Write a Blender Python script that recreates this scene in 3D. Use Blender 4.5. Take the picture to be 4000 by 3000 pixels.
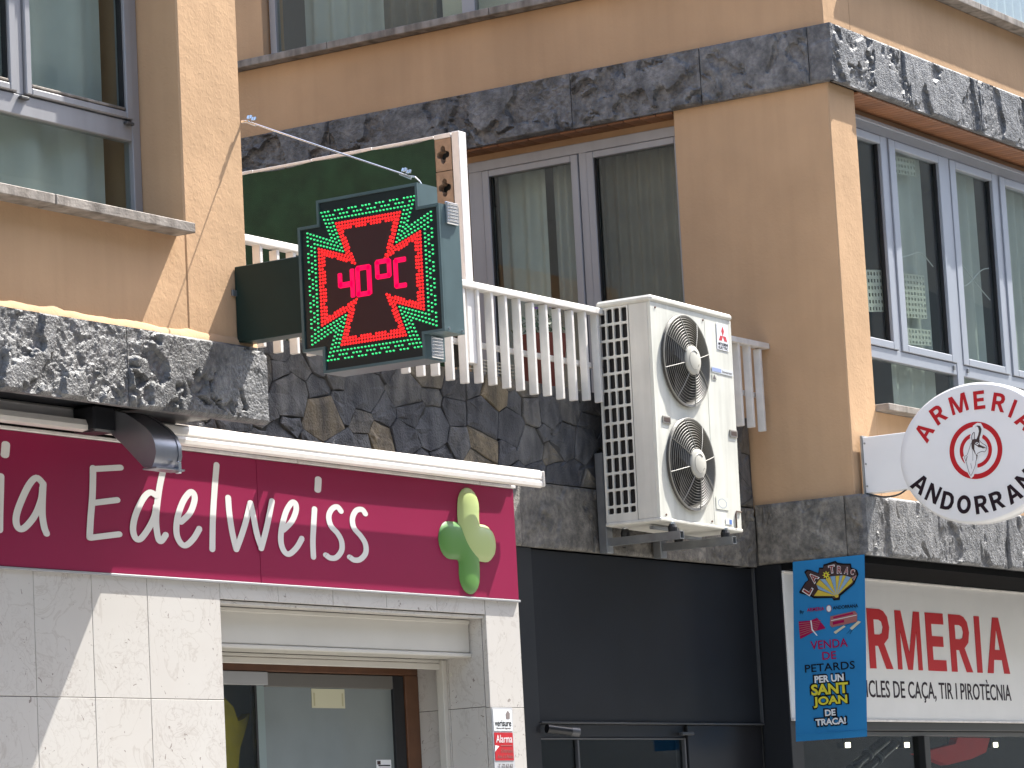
import bpy, bmesh, math, random
import numpy as np
from mathutils import Matrix, Vector
random.seed(7)
for o in list(bpy.data.objects): bpy.data.objects.remove(o)
S = bpy.context.scene
COL = S.collection
# ---------------------------------------------------------------- camera
yaw, pitch, roll = math.radians(57.7389), math.radians(7.9946), math.radians(3.0348)
f = Vector((math.sin(yaw)*math.cos(pitch), math.cos(yaw)*math.cos(pitch), math.sin(pitch)))
r0 = Vector((math.cos(yaw), -math.sin(yaw), 0)); d0 = f.cross(r0)
r = math.cos(roll)*r0 + math.sin(roll)*d0
d = -math.sin(roll)*r0 + math.cos(roll)*d0
cam = bpy.data.cameras.new('camera'); co = bpy.data.objects.new('camera', cam); COL.objects.link(co)
M4 = Matrix((( r.x, -d.x, -f.x, 0), (r.y, -d.y, -f.y, 0), (r.z, -d.z, -f.z, 1.6), (0, 0, 0, 1)))
co.matrix_world = M4
cam.sensor_width = 36; cam.lens = 13133.65/4000*36; cam.clip_start = .1; cam.clip_end = 2000
S.camera = co
# ---------------------------------------------------------------- sky, sun, exposure
SUN = Vector((.645, -.25, 1)).normalized()
w = bpy.data.worlds.new('World'); S.world = w; w.use_nodes = True
nt = w.node_tree; bg = nt.nodes['Background']
sky = nt.nodes.new('ShaderNodeTexSky'); sky.sky_type = 'NISHITA'; sky.sun_disc = False
sky.sun_elevation = math.asin(SUN.z); sky.sun_rotation = math.atan2(SUN.x, SUN.y)
sky.dust_density = 2.0; sky.air_density = 1.0
nt.links.new(sky.outputs[0], bg.inputs[0]); bg.inputs[1].default_value = .15
sl = bpy.data.lights.new('sun', 'SUN'); sl.energy = 4.0; sl.angle = math.radians(.5); sl.color = (1, .975, .915)
so = bpy.data.objects.new('sun', sl); COL.objects.link(so)
so.rotation_euler = SUN.to_track_quat('Z', 'Y').to_euler(); so.location = (30, -10, 40)
S.view_settings.view_transform = 'Standard'; S.view_settings.look = 'None'
S.view_settings.gamma = 1; S.view_settings.exposure = 1.6; S.view_settings.use_curve_mapping = False

# ---------------------------------------------------------------- materials
MATS = {}
def mat(name, col, rough=.6, metal=0, spec=.5, vary=.0, vscale=5, bump=0, bscale=60, bdist=.01, streak=0, em=None, es=0, rnd=0, coat=0, dirt=None):
    """principled with noise colour variation, bump, vertical streaks and per-piece variation"""
    if name in MATS: return MATS[name]
    m = bpy.data.materials.new(name); m.use_nodes = True; MATS[name] = m
    n = m.node_tree.nodes; L = m.node_tree.links; p = n['Principled BSDF']
    p.inputs['Base Color'].default_value = (*col, 1); p.inputs['Roughness'].default_value = rough
    p.inputs['Metallic'].default_value = metal; p.inputs['Specular IOR Level'].default_value = spec
    if coat: p.inputs['Coat Weight'].default_value = coat
    if em: p.inputs['Emission Color'].default_value = (*em, 1); p.inputs['Emission Strength'].default_value = es
    tc = n.new('ShaderNodeTexCoord'); src = tc.outputs['Object']
    cur = None
    def noise(scale, detail=4, vec=None):
        t = n.new('ShaderNodeTexNoise'); t.inputs['Scale'].default_value = scale; t.inputs['Detail'].default_value = detail
        L.new(vec or src, t.inputs['Vector']); return t
    def mixc(a, b, fac, mode='MULTIPLY', fv=None):
        x = n.new('ShaderNodeMix'); x.data_type = 'RGBA'; x.blend_type = mode
        if fac is not None: L.new(fac, x.inputs[0])
        else: x.inputs[0].default_value = fv
        for s, i in ((a, 6), (b, 7)):
            if isinstance(s, tuple): x.inputs[i].default_value = (*s, 1)
            else: L.new(s, x.inputs[i])
        return x.outputs[2]
    def ramp(s, a, b, ca=(0, 0, 0), cb=(1, 1, 1)):
        q = n.new('ShaderNodeValToRGB'); L.new(s, q.inputs[0]); e = q.color_ramp.elements
        e[0].position = a; e[1].position = b; e[0].color = (*ca, 1); e[1].color = (*cb, 1); return q.outputs[0]
    cur = tuple(col)
    if vary:
        t = noise(vscale, 6)
        cur = mixc(cur, ramp(t.outputs[0], .3, .7, (1-vary,)*3, (1+vary*.3,)*3), None, fv=1)
    if streak:
        mp = n.new('ShaderNodeMapping'); mp.inputs['Scale'].default_value = (9, 9, .7); L.new(src, mp.inputs[0])
        t = noise(1.6, 5, mp.outputs[0])
        cur = mixc(cur, ramp(t.outputs[0], .42, .72, (1, 1, 1), (1-streak, 1-streak*1.05, 1-streak*1.1)), None, fv=1)
    if dirt:
        t = noise(2.3, 8); q = noise(37, 3)
        cur = mixc(cur, dirt, ramp(t.outputs[0], .52, .75), 'MIX')
        cur = mixc(cur, dirt, ramp(q.outputs[0], .66, .8), 'MIX')
    if rnd:
        oi = n.new('ShaderNodeObjectInfo')
        cur = mixc(cur, ramp(oi.outputs['Random'], 0, 1, (1-rnd,)*3, (1+rnd,)*3), None, fv=1)
    if not isinstance(cur, tuple): L.new(cur, p.inputs['Base Color'])
    if bump:
        t = noise(bscale, 6); b = n.new('ShaderNodeBump'); b.inputs['Strength'].default_value = bump; b.inputs['Distance'].default_value = bdist
        L.new(t.outputs[0], b.inputs['Height']); L.new(b.outputs[0], p.inputs['Normal'])
    return m
def glass(name, tint=(.86, .9, .88), ior=1.5, wob=.0):
    m = bpy.data.materials.new(name); m.use_nodes = True; MATS[name] = m
    n = m.node_tree.nodes; L = m.node_tree.links; n.remove(n['Principled BSDF'])
    t = n.new('ShaderNodeBsdfTransparent'); t.inputs[0].default_value = (*tint, 1)
    g = n.new('ShaderNodeBsdfGlossy'); g.inputs['Roughness'].default_value = .01
    lw = n.new('ShaderNodeLayerWeight'); lw.inputs[0].default_value = .5
    pw = n.new('ShaderNodeMath'); pw.operation = 'POWER'; pw.inputs[1].default_value = 5; L.new(lw.outputs['Facing'], pw.inputs[0])
    fr = n.new('ShaderNodeMath'); fr.operation = 'MULTIPLY_ADD'; fr.inputs[1].default_value = .95; fr.inputs[2].default_value = (ior-1)**2/(ior+1)**2; L.new(pw.outputs[0], fr.inputs[0])
    x = n.new('ShaderNodeMixShader'); L.new(fr.outputs[0], x.inputs[0]); L.new(t.outputs[0], x.inputs[1]); L.new(g.outputs[0], x.inputs[2])
    if wob:
        tc = n.new('ShaderNodeTexCoord'); q = n.new('ShaderNodeTexNoise'); q.inputs['Scale'].default_value = 1.5
        L.new(tc.outputs['Object'], q.inputs[0]); b = n.new('ShaderNodeBump'); b.inputs['Strength'].default_value = wob; b.inputs['Distance'].default_value = .02
        L.new(q.outputs[0], b.inputs['Height']); L.new(b.outputs[0], g.inputs['Normal'])
    L.new(x.outputs[0], n['Material Output'].inputs[0]); return m
def stucco():
    m = mat('stucco', (.575, .372, .218), .9, spec=.12, vary=.17, vscale=1.1, streak=.045)
    n = m.node_tree.nodes; L = m.node_tree.links; p = n['Principled BSDF']
    tc = n.new('ShaderNodeTexCoord')
    a = n.new('ShaderNodeTexNoise'); a.inputs['Scale'].default_value = 38; a.inputs['Detail'].default_value = 5; a.inputs['Distortion'].default_value = .8
    c = n.new('ShaderNodeTexNoise'); c.inputs['Scale'].default_value = 5; c.inputs['Detail'].default_value = 4
    k = n.new('ShaderNodeMath'); k.operation = 'MULTIPLY_ADD'; k.inputs[1].default_value = .35
    L.new(tc.outputs['Object'], a.inputs[0]); L.new(tc.outputs['Object'], c.inputs[0])
    L.new(a.outputs[0], k.inputs[0]); L.new(c.outputs[0], k.inputs[2])
    b = n.new('ShaderNodeBump'); b.inputs['Strength'].default_value = .5; b.inputs['Distance'].default_value = .011
    L.new(k.outputs[0], b.inputs['Height']); L.new(b.outputs[0], p.inputs['Normal']); return m
def stone_mat(name, base, rough, rnd=.25, extra=None):
    m = mat(name, base, rough, spec=.6, vary=.6, vscale=9, bump=.8, bscale=85, bdist=.012, rnd=rnd)
    n = m.node_tree.nodes; L = m.node_tree.links; p = n['Principled BSDF']
    if not extra:   # mineral speckle
        tc = n.new('ShaderNodeTexCoord'); t = n.new('ShaderNodeTexNoise'); t.inputs['Scale'].default_value = 33; t.inputs['Detail'].default_value = 7; L.new(tc.outputs['Object'], t.inputs[0])
        q = n.new('ShaderNodeValToRGB'); L.new(t.outputs[0], q.inputs[0]); q.color_ramp.elements[0].position = .38; q.color_ramp.elements[1].position = .62; q.color_ramp.elements[0].color = (.68, .68, .70, 1); q.color_ramp.elements[1].color = (1.1, 1.09, 1.07, 1)
        x = n.new('ShaderNodeMix'); x.data_type = 'RGBA'; x.blend_type = 'MULTIPLY'; x.inputs[0].default_value = 1
        src_ = p.inputs['Base Color'].links[0].from_socket; L.new(src_, x.inputs[6]); L.new(q.outputs[0], x.inputs[7]); L.new(x.outputs[2], p.inputs['Base Color'])
    if extra:      # per-stone hue: most slate, some brown and ochre
        oi = n.new('ShaderNodeObjectInfo'); q = n.new('ShaderNodeValToRGB'); L.new(oi.outputs['Random'], q.inputs[0])
        q.color_ramp.interpolation = 'CONSTANT'
        e = q.color_ramp.elements; e[0].color = (*extra[0], 1); e[1].position = .3; e[1].color = (*extra[1], 1)
        for pos, c in ((.55, extra[2]), (.80, extra[3]), (.94, extra[4])):
            z = e.new(pos); z.color = (*c, 1)
        tc = n.new('ShaderNodeTexCoord'); t = n.new('ShaderNodeTexNoise'); t.inputs['Scale'].default_value = 11; t.inputs['Detail'].default_value = 8
        mp = n.new('ShaderNodeMapping'); mp.inputs['Scale'].default_value = (1, 1, .35); L.new(tc.outputs['Object'], mp.inputs[0]); L.new(mp.outputs[0], t.inputs[0])
        rr = n.new('ShaderNodeValToRGB'); L.new(t.outputs[0], rr.inputs[0]); rr.color_ramp.elements[0].position = .32; rr.color_ramp.elements[1].position = .7
        rr.color_ramp.elements[0].color = (.35, .36, .4, 1); rr.color_ramp.elements[1].color = (1.5, 1.45, 1.35, 1)
        x = n.new('ShaderNodeMix'); x.data_type = 'RGBA'; x.blend_type = 'MULTIPLY'; x.inputs[0].default_value = 1
        L.new(q.outputs[0], x.inputs[6]); L.new(rr.outputs[0], x.inputs[7]); L.new(x.outputs[2], p.inputs['Base Color'])
    return m
def marble_mat():
    m = mat('marble', (.80, .77, .72), .35, spec=.4)
    n = m.node_tree.nodes; L = m.node_tree.links; p = n['Principled BSDF']
    tc = n.new('ShaderNodeTexCoord'); oi = n.new('ShaderNodeObjectInfo')
    mul = n.new('ShaderNodeVectorMath'); mul.operation = 'SCALE'; mul.inputs[0].default_value = (17, 9, 13); L.new(oi.outputs['Random'], mul.inputs['Scale'])
    add = n.new('ShaderNodeVectorMath'); L.new(tc.outputs['Object'], add.inputs[0]); L.new(mul.outputs[0], add.inputs[1])
    def nz(sc, det, dist):
        t = n.new('ShaderNodeTexNoise'); t.inputs['Scale'].default_value = sc; t.inputs['Detail'].default_value = det; t.inputs['Distortion'].default_value = dist
        L.new(add.outputs[0], t.inputs[0]); return t.outputs[0]
    def vein(s, wdt):
        a = n.new('ShaderNodeMath'); a.operation = 'SUBTRACT'; a.inputs[1].default_value = .5; L.new(s, a.inputs[0])
        b = n.new('ShaderNodeMath'); b.operation = 'ABSOLUTE'; L.new(a.outputs[0], b.inputs[0])
        c = n.new('ShaderNodeMapRange'); c.inputs[1].default_value = 0; c.inputs[2].default_value = wdt; c.inputs[3].default_value = 1; c.inputs[4].default_value = 0
        L.new(b.outputs[0], c.inputs[0]); return c.outputs[0]
    def mix(a, col, fac, k):
        q = n.new('ShaderNodeMath'); q.operation = 'MULTIPLY'; q.inputs[1].default_value = k; L.new(fac, q.inputs[0])
        x = n.new('ShaderNodeMix'); x.data_type = 'RGBA'; L.new(q.outputs[0], x.inputs[0])
        if isinstance(a, tuple): x.inputs[6].default_value = (*a, 1)
        else: L.new(a, x.inputs[6])
        x.inputs[7].default_value = (*col, 1); return x.outputs[2]
    gate = n.new('ShaderNodeMapRange'); gate.inputs[1].default_value = .45; gate.inputs[2].default_value = .7; L.new(nz(3, 2, 0), gate.inputs[0])
    c = mix((.575, .55, .515), (.45, .40, .35), nz(2.2, 6, .6), .45)
    c = mix(c, (.42, .38, .34), vein(nz(3.2, 7, 1.6), .014), .6)
    v2 = n.new('ShaderNodeMath'); v2.operation = 'MULTIPLY'; L.new(vein(nz(9, 8, 2.2), .03), v2.inputs[0]); L.new(gate.outputs[0], v2.inputs[1])
    c = mix(c, (.34, .29, .26), v2.outputs[0], .6)
    pit = n.new('ShaderNodeMapRange'); pit.inputs[1].default_value = .70; pit.inputs[2].default_value = .72; L.new(nz(30, 2, 1.2), pit.inputs[0])
    c = mix(c, (.2, .16, .14), pit.outputs[0], .85)
    L.new(c, p.inputs['Base Color']); return m
STUCCO = stucco()
SLATE = stone_mat('slate', (.205, .200, .194), .52, .12)
CONC = stone_mat('weathered_slate', (.235, .215, .185), .65, .18)
RUBBLE = stone_mat('rubble', (.1, .1, .11), .7, extra=((.085, .088, .097), (.11, .11, .112), (.062, .064, .073), (.13, .118, .10), (.17, .138, .092)))
MARBLE = marble_mat()
MORTAR = mat('mortar', (.055, .052, .048), .95, vary=.4)
ALU = mat('grey_aluminium', (.36, .355, .365), .42, metal=.25, vary=.06, vscale=3, streak=.08)
ALUL = mat('light_aluminium', (.37, .39, .43), .42, metal=.25, vary=.06, vscale=3)
RUBBER = mat('black_gasket', (.012, .012, .013), .6)
SILL = mat('sill_stone', (.33, .29, .25), .8, vary=.35, vscale=14, streak=.5, bump=.3, bscale=90)
WHITEP = mat('white_paint', (.78, .74, .69), .5, vary=.14, vscale=9, streak=.16, bump=.1, bscale=50)
POSTW = mat('white_timber', (.80, .76, .72), .55, vary=.08, vscale=20, streak=.08)
WOOD = mat('soffit_wood', (.30, .135, .065), .5, vary=.35, vscale=6, rnd=.18)
GREENBOX = mat('dark_green_metal', (.012, .030, .025), .4, spec=.3, vary=.2, vscale=4)
TEALM = mat('teal_metal', (.10, .15, .155), .35, metal=.3, vary=.15, vscale=6)
MESHG = mat('green_shade_net', (.012, .048, .022), .85, vary=.35, vscale=7, bump=.5, bscale=220, bdist=.004)
BLOCK = mat('terracotta_block', (.36, .25, .17), .9, vary=.3, vscale=18, bump=.4, bscale=80)
ACW = mat('ac_cream', (.70, .675, .60), .45, vary=.1, vscale=5, streak=.14)
ACF = mat('ac_front', (.70, .69, .61), .45, vary=.1, vscale=5, streak=.18, dirt=None)
ACD = mat('ac_dark', (.02, .018, .017), .6)
WIRE = mat('grille_wire', (.26, .245, .21), .5)
STEEL = mat('galvanised_steel', (.33, .34, .35), .38, metal=.7, vary=.2, vscale=12)
CHROME = mat('bright_metal', (.75, .75, .76), .2, metal=1)
BLACKP = mat('black_panel', (.010, .0115, .0145), .5, spec=.3, vary=.25, vscale=3)
BLACKF = mat('black_frame', (.014, .014, .016), .3)
MAROON = mat('maroon_print', (.255, .012, .056), .4, spec=.2, vary=.06, vscale=2)
LETW = mat('cream_print', (.70, .68, .64), .5)
SIGNW = mat('sign_white', (.74, .72, .68), .35, vary=.06, vscale=3)
OVALW = mat('oval_white', (.85, .84, .83), .25, vary=.05, vscale=3)
REDP = mat('red_print', (.50, .018, .024), .55, spec=.15)
DARKP = mat('dark_print', (.02, .01, .015), .55, spec=.15)
BLACKT = mat('black_print', (.010, .010, .010), .6, spec=.1)
BLUE = mat('blue_print', (.028, .215, .47), .6, spec=.15, vary=.08, vscale=3)
YEL = mat('yellow_print', (.68, .60, .04), .5)
YEL2 = mat('gold_print', (.60, .45, .05), .5)
CYANP = mat('pale_blue_print', (.22, .36, .52), .5)
WPRINT = mat('white_print', (.75, .76, .76), .5)
MAGP = mat('magenta_print', (.33, .008, .07), .6, spec=.1)
BROWNP = mat('brown_print', (.045, .02, .02), .5)
PINKP = mat('pink_brown_print', (.34, .12, .11), .5)
REDDK = mat('brick_red_print', (.25, .03, .02), .5)
GLASS = glass('window_glass', wob=.05)
GLASS2 = glass('shop_glass', (.8, .83, .82), 1.45)
LACE = mat('net_curtain', (.60, .605, .56), .9, vary=.15, vscale=3)
DRAPE = mat('beige_curtain', (.26, .22, .18), .9, vary=.2, vscale=4)
DRAPEW = mat('pale_curtain', (.5, .48, .45), .9, vary=.1)
ROOM = mat('room_plaster', (.20, .19, .18), .9)
DARKROOM = mat('dark_room', (.03, .03, .03), .9)
SHUT = mat('shutter_cream', (.58, .55, .49), .4, vary=.05, vscale=4)
BROWN = mat('brown_frame', (.13, .055, .025), .45, vary=.25, vscale=9)
FROST = mat('grey_door_glass', (.20, .225, .22), .08, spec=.6, vary=.15, vscale=2.5)
EMG = mat('emblem_green', (.10, .24, .05), .4)
EML = mat('emblem_light_green', (.42, .50, .20), .4)
ASPH = mat('asphalt', (.05, .05, .05), .9, vary=.3, vscale=8)
PAVE = mat('pavement_stone', (.30, .29, .27), .85, vary=.2, vscale=4, bump=.3)
KERB = mat('kerb_stone', (.36, .35, .33), .8, vary=.2, vscale=6)
OPPW = mat('opposite_plaster', (.45, .41, .35), .9, vary=.12)
LEDG = mat('green_led', (.02, .3, .08), .3, em=(.01, .62, .16), es=.42)
LEDGW = mat('green_led_core', (.3, .9, .6), .3, em=(.35, 1, .6), es=.62)
LEDR = mat('red_led', (.5, .01, .01), .3, em=(1, .010, .010), es=.48)
DIGI = mat('digit_led', (.5, .0, .05), .3, em=(1, .0, .075), es=.36)
LEDBACK = mat('led_board', (.010, .016, .017), .3)
LEDIN = mat('led_inner_board', (.045, .012, .013), .4)

# ---------------------------------------------------------------- mesh helpers
class MB:
    def __init__(s): s.v = []; s.f = []
    def add(s, v, f):
        o = len(s.v); s.v += [tuple(p) for p in v]; s.f += [tuple(i+o for i in q) for q in f]; return s
    def box(s, x0, x1, y0, y1, z0, z1, c=0):
        x0, x1 = sorted((x0, x1)); y0, y1 = sorted((y0, y1)); z0, z1 = sorted((z0, z1))
        c = min(c, (x1-x0)*.4, (y1-y0)*.4, (z1-z0)*.4)
        if c <= 0:
            return s.add([(x, y, z) for x in (x0, x1) for y in (y0, y1) for z in (z0, z1)],
                         [(0, 1, 3, 2), (4, 6, 7, 5), (0, 4, 5, 1), (2, 3, 7, 6), (0, 2, 6, 4), (1, 5, 7, 3)])
        V = []; idx = {}
        for i, x in enumerate((x0, x1)):
            for j, y in enumerate((y0, y1)):
                for k, z in enumerate((z0, z1)):
                    sx, sy, sz = (1, -1)[i], (1, -1)[j], (1, -1)[k]
                    for a in range(3):
                        p = [x+sx*c, y+sy*c, z+sz*c]; p[a] = (x, y, z)[a]; idx[i, j, k, a] = len(V); V.append(p)
        F = []
        for a in range(3):
            b, e = (a+1) % 3, (a+2) % 3
            for t in (0, 1):
                q = []
                for (m, n) in ((0, 0), (1, 0), (1, 1), (0, 1)):
                    k = [0, 0, 0]; k[a] = t; k[b] = m; k[e] = n; q.append(idx[k[0], k[1], k[2], a])
                F.append(q)
            for m in (0, 1):
                for n in (0, 1):
                    k0 = [0, 0, 0]; k0[b] = m; k0[e] = n; k1 = list(k0); k1[a] = 1
                    F.append([idx[(*k0, b)], idx[(*k1, b)], idx[(*k1, e)], idx[(*k0, e)]])
        for i in (0, 1):
            for j in (0, 1):
                for k in (0, 1): F.append([idx[i, j, k, 0], idx[i, j, k, 1], idx[i, j, k, 2]])
        return s.add(V, F)
    def tube(s, pts, r, n=8, sy=1, cap=True):
        pts = [Vector(p) for p in pts]; rings = []
        up = None
        for i, p in enumerate(pts):
            t = (pts[min(i+1, len(pts)-1)]-pts[max(i-1, 0)]).normalized()
            if up is None:
                up = Vector((0, 0, 1)) if abs(t.z) < .9 else Vector((1, 0, 0))
            a = (up - up.dot(t)*t).normalized(); b = t.cross(a); up = a
            rr = r[i] if isinstance(r, (list, tuple)) else r
            rings.append([p + a*rr*math.cos(2*math.pi*k/n) + b*rr*math.sin(2*math.pi*k/n) for k in range(n)])
        V = [q for R in rings for q in R]; F = []
        for i in range(len(pts)-1):
            for k in range(n): F.append((i*n+k, i*n+(k+1) % n, (i+1)*n+(k+1) % n, (i+1)*n+k))
        if cap: F += [tuple(range(n)), tuple((len(pts)-1)*n+k for k in range(n))]
        return s.add(V, F)
    def prism(s, poly, fn, w0, w1):
        """poly in (u,v), fn(u,v,w) -> xyz"""
        n = len(poly); V = [fn(u, v, w0) for u, v in poly]+[fn(u, v, w1) for u, v in poly]
        return s.add(V, [tuple(range(n)), tuple(range(n, 2*n))]+[(i, (i+1) % n, n+(i+1) % n, n+i) for i in range(n)])
    def map(s, fn): s.v = [tuple(fn(*p)) for p in s.v]; return s
LOC = {}
def ob(name, mb, m, parent=None, smooth=False, fix=True, kind=None, label=None):
    off = LOC.get(parent, Vector((0, 0, 0)))
    me = bpy.data.meshes.new(name); me.from_pydata([(x-off.x, y-off.y, z-off.z) for x, y, z in mb.v], [], mb.f)
    if fix:
        b = bmesh.new(); b.from_mesh(me); bmesh.ops.recalc_face_normals(b, faces=b.faces); b.to_mesh(me); b.free()
    me.materials.append(m)
    if smooth: me.shade_smooth() if smooth is True else me.set_sharp_from_angle(angle=smooth)
    if smooth and smooth is not True: me.polygons.foreach_set('use_smooth', [True]*len(me.polygons)); me.set_sharp_from_angle(angle=smooth)
    o = bpy.data.objects.new(name, me); COL.objects.link(o)
    if parent: o.parent = parent; LOC[o] = off
    if kind: o['kind'] = kind
    if label: o['label'] = label
    return o
def share(o, parent, delta, name=None):
    c = bpy.data.objects.new(name or o.name.split('.')[0], o.data); COL.objects.link(c); c.parent = parent; c.location = Vector(o.location)+Vector(delta); LOC[c] = LOC.get(parent, Vector()); return c
def tag(o, label, cat, group=None):
    o['label'] = label; o['category'] = cat
    if group: o['group'] = group
    return o
def thing(name, label, cat, loc, group=None):
    o = bpy.data.objects.new(name, None); o.empty_display_size = .1; COL.objects.link(o); o.location = loc; LOC[o] = Vector(loc); return tag(o, label, cat, group)
def B(name, m, parent, *bx, c=.002, **k):
    mb = MB()
    for b in bx: mb.box(*b, c)
    return ob(name, mb, m, parent, **k)
def curve_mesh(loops, depth):
    cu = bpy.data.curves.new('t', 'CURVE'); cu.dimensions = '2D'; cu.fill_mode = 'BOTH'; cu.extrude = depth/2
    for l in loops:
        sp = cu.splines.new('POLY'); sp.points.add(len(l)-1); sp.use_cyclic_u = True
        for p, q in zip(sp.points, l): p.co = (q[0], q[1], 0, 1)
    return _ev(cu)
def _ev(cu):
    o = bpy.data.objects.new('t', cu); COL.objects.link(o); bpy.context.view_layer.update()
    me = o.evaluated_get(bpy.context.evaluated_depsgraph_get()).to_mesh()
    v = [tuple(p.co) for p in me.vertices]; fs = [tuple(p.vertices) for p in me.polygons]
    bpy.data.objects.remove(o); bpy.data.curves.remove(cu); return v, fs
TC = {}
def text_mesh(s, bold=0, depth=.002, space=1):
    k = (s, bold, space)
    if k not in TC:
        cu = bpy.data.curves.new('t', 'FONT'); cu.body = s; cu.size = 1; cu.offset = bold; cu.fill_mode = 'BOTH'; cu.extrude = .5; cu.space_character = space; cu.resolution_u = 3
        TC[k] = _ev(cu)
    v, fs = TC[k]
    xs = [p[0] for p in v]; ys = [p[1] for p in v]
    x0, x1, y0, y1 = min(xs), max(xs), min(ys), max(ys)
    return [((p[0]-x0)/(x1-x0), (p[1]-y0)/(y1-y0), (p[2]+.5)*depth) for p in v], fs
def text(name, s, m, parent, fn, box, bold=0, depth=.002, w0=0, space=1, rot=0, slant=0):
    """fit text into box (u0,u1,v0,v1); fn maps (u,v,w) to world"""
    v, fs = text_mesh(s, bold, depth, space); u0, u1, v0, v1 = box; cu, cv = (u0+u1)/2, (v0+v1)/2
    ca, sa = math.cos(rot), math.sin(rot); mb = MB(); V = []
    for a, b, c in v:
        u = (a-.5)*(u1-u0)+slant*(b-.5)*(v1-v0); q = (b-.5)*(v1-v0)
        V.append(fn(cu+u*ca-q*sa, cv+u*sa+q*ca, w0+c))
    mb.add(V, fs); return ob(name, mb, m, parent)
def fnA(y0): return lambda u, v, w: (u, y0-w, v)          # faces the street (-y)
def fnB(x0): return lambda u, v, w: (x0-w, -u, v)         # faces -x, u = -y
def yz(p): return [(-a, b) for a, b in p]
def smoothpath(p, n=6):
    out = []
    for i in range(len(p)-1):
        a, b, c, e = p[max(i-1, 0)], p[i], p[i+1], p[min(i+2, len(p)-1)]
        for k in range(n):
            t = k/n
            out.append(tuple(.5*(2*b[j]+(c[j]-a[j])*t+(2*a[j]-5*b[j]+4*c[j]-e[j])*t*t+(3*b[j]-a[j]-3*c[j]+e[j])*t**3) for j in range(len(b))))
    return out+[tuple(p[-1])]
def stroke_poly(p, wu, wv):
    q = [(a/wu, b/wv) for a, b in smoothpath(p)]; L = []; R = []
    for i in range(len(q)):
        a, b = q[max(i-1, 0)], q[min(i+1, len(q)-1)]; tx, ty = b[0]-a[0], b[1]-a[1]; l = math.hypot(tx, ty) or 1; tx /= l; ty /= l
        L.append((q[i][0]-ty*.5, q[i][1]+tx*.5)); R.append((q[i][0]+ty*.5, q[i][1]-tx*.5))
    def cap(c, a0):
        return [(c[0]+.5*math.cos(a0-math.pi*k/6), c[1]+.5*math.sin(a0-math.pi*k/6)) for k in range(1, 6)]
    e = math.atan2(q[-1][1]-q[-2][1], q[-1][0]-q[-2][0]); s0 = math.atan2(q[1][1]-q[0][1], q[1][0]-q[0][0])
    return [(x*wu, y*wv) for x, y in L], [(x*wu, y*wv) for x, y in R], [(x*wu, y*wv) for x, y in cap(q[-1], e+math.pi/2)], [(x*wu, y*wv) for x, y in cap(q[0], s0-math.pi/2)]
def stroke(mb, p, wu, wv, fn, w0, w1):
    L, R, c1, c0 = stroke_poly(p, wu, wv); n = len(L)
    for w in (w1,):
        V = [fn(u, v, w+.00003*i) for i, (u, v) in enumerate(L)]+[fn(u, v, w+.00003*i) for i, (u, v) in enumerate(R)]
        F = [(i, i+1, n+i+1, n+i) for i in range(n-1)]
        mb.add(V, F)
        mb.add([fn(u, v, w) for u, v in [L[-1]]+c1+[R[-1]]], [tuple(range(len(c1)+2))])
        mb.add([fn(u, v, w) for u, v in [R[0]]+c0+[L[0]]], [tuple(range(len(c0)+2))])
def circ(cx, cy, r, n=32, ry=None): return [(cx+r*math.cos(2*math.pi*k/n), cy+(ry or r)*math.sin(2*math.pi*k/n)) for k in range(n)]
GL = {'A': ([[(0, 0), (.26, 0), (.32, .24), (.68, .24), (.74, 0), (1, 0), (.63, 1), (.37, 1)], [(.38, .42), (.62, .42), (.5, .80)]]),
 'M': ([[(0, 0), (.17, 0), (.17, .68), (.41, 0), (.59, 0), (.83, .68), (.83, 0), (1, 0), (1, 1), (.76, 1), (.5, .28), (.24, 1), (0, 1)]]),
 'E': ([[(0, 0), (1, 0), (1, .19), (.3, .19), (.3, .42), (.9, .42), (.9, .60), (.3, .60), (.3, .81), (.97, .81), (.97, 1), (0, 1)]]),
 'I': ([[(0, 0), (1, 0), (1, 1), (0, 1)]]),
 'N': ([[(0, 0), (.22, 0), (.22, .66), (.76, 0), (1, 0), (1, 1), (.78, 1), (.78, .36), (.24, 1), (0, 1)]]),
 'R': ([[(0, 0), (.27, 0), (.27, .38), (.42, .38), (.72, 0), (1.02, 0), (.68, .42), (.88, .52), (.95, .70), (.88, .88), (.72, .97), (.55, 1), (0, 1)], [(.27, .57), (.27, .82), (.5, .82), (.62, .79), (.67, .70), (.62, .60), (.5, .57)]]),
 'D': ([[(0, 0), (.45, 0), (.7, .05), (.9, .2), (.99, .5), (.9, .8), (.7, .95), (.45, 1), (0, 1)], [(.27, .19), (.27, .81), (.45, .81), (.6, .76), (.69, .64), (.72, .5), (.69, .36), (.6, .24), (.45, .19)]]),
 'O': ([[(.5+.5*math.cos(t*math.pi/12), .5+.51*math.sin(t*math.pi/12)) for t in range(24)], [(.5+.25*math.cos(t*math.pi/12), .5+.30*math.sin(t*math.pi/12)) for t in range(24)]])}
def glyph(name, ch, m, parent, fn, box, depth=.003, rot=0):
    u0, u1, v0, v1 = box; cu, cv = (u0+u1)/2, (v0+v1)/2; ca, sa = math.cos(rot), math.sin(rot); lp = []
    for l in GL[ch]:
        q = []
        for a, b in l: x_, y_ = (a-.5)*(u1-u0), (b-.5)*(v1-v0); q.append((cu+x_*ca-y_*sa, cv+x_*sa+y_*ca))
        lp.append(q)
    v, fs = curve_mesh(lp, depth); mb = MB(); mb.add([fn(a, b, c+depth/2+.0003) for a, b, c in v], fs); return ob(name, mb, m, parent)
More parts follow.
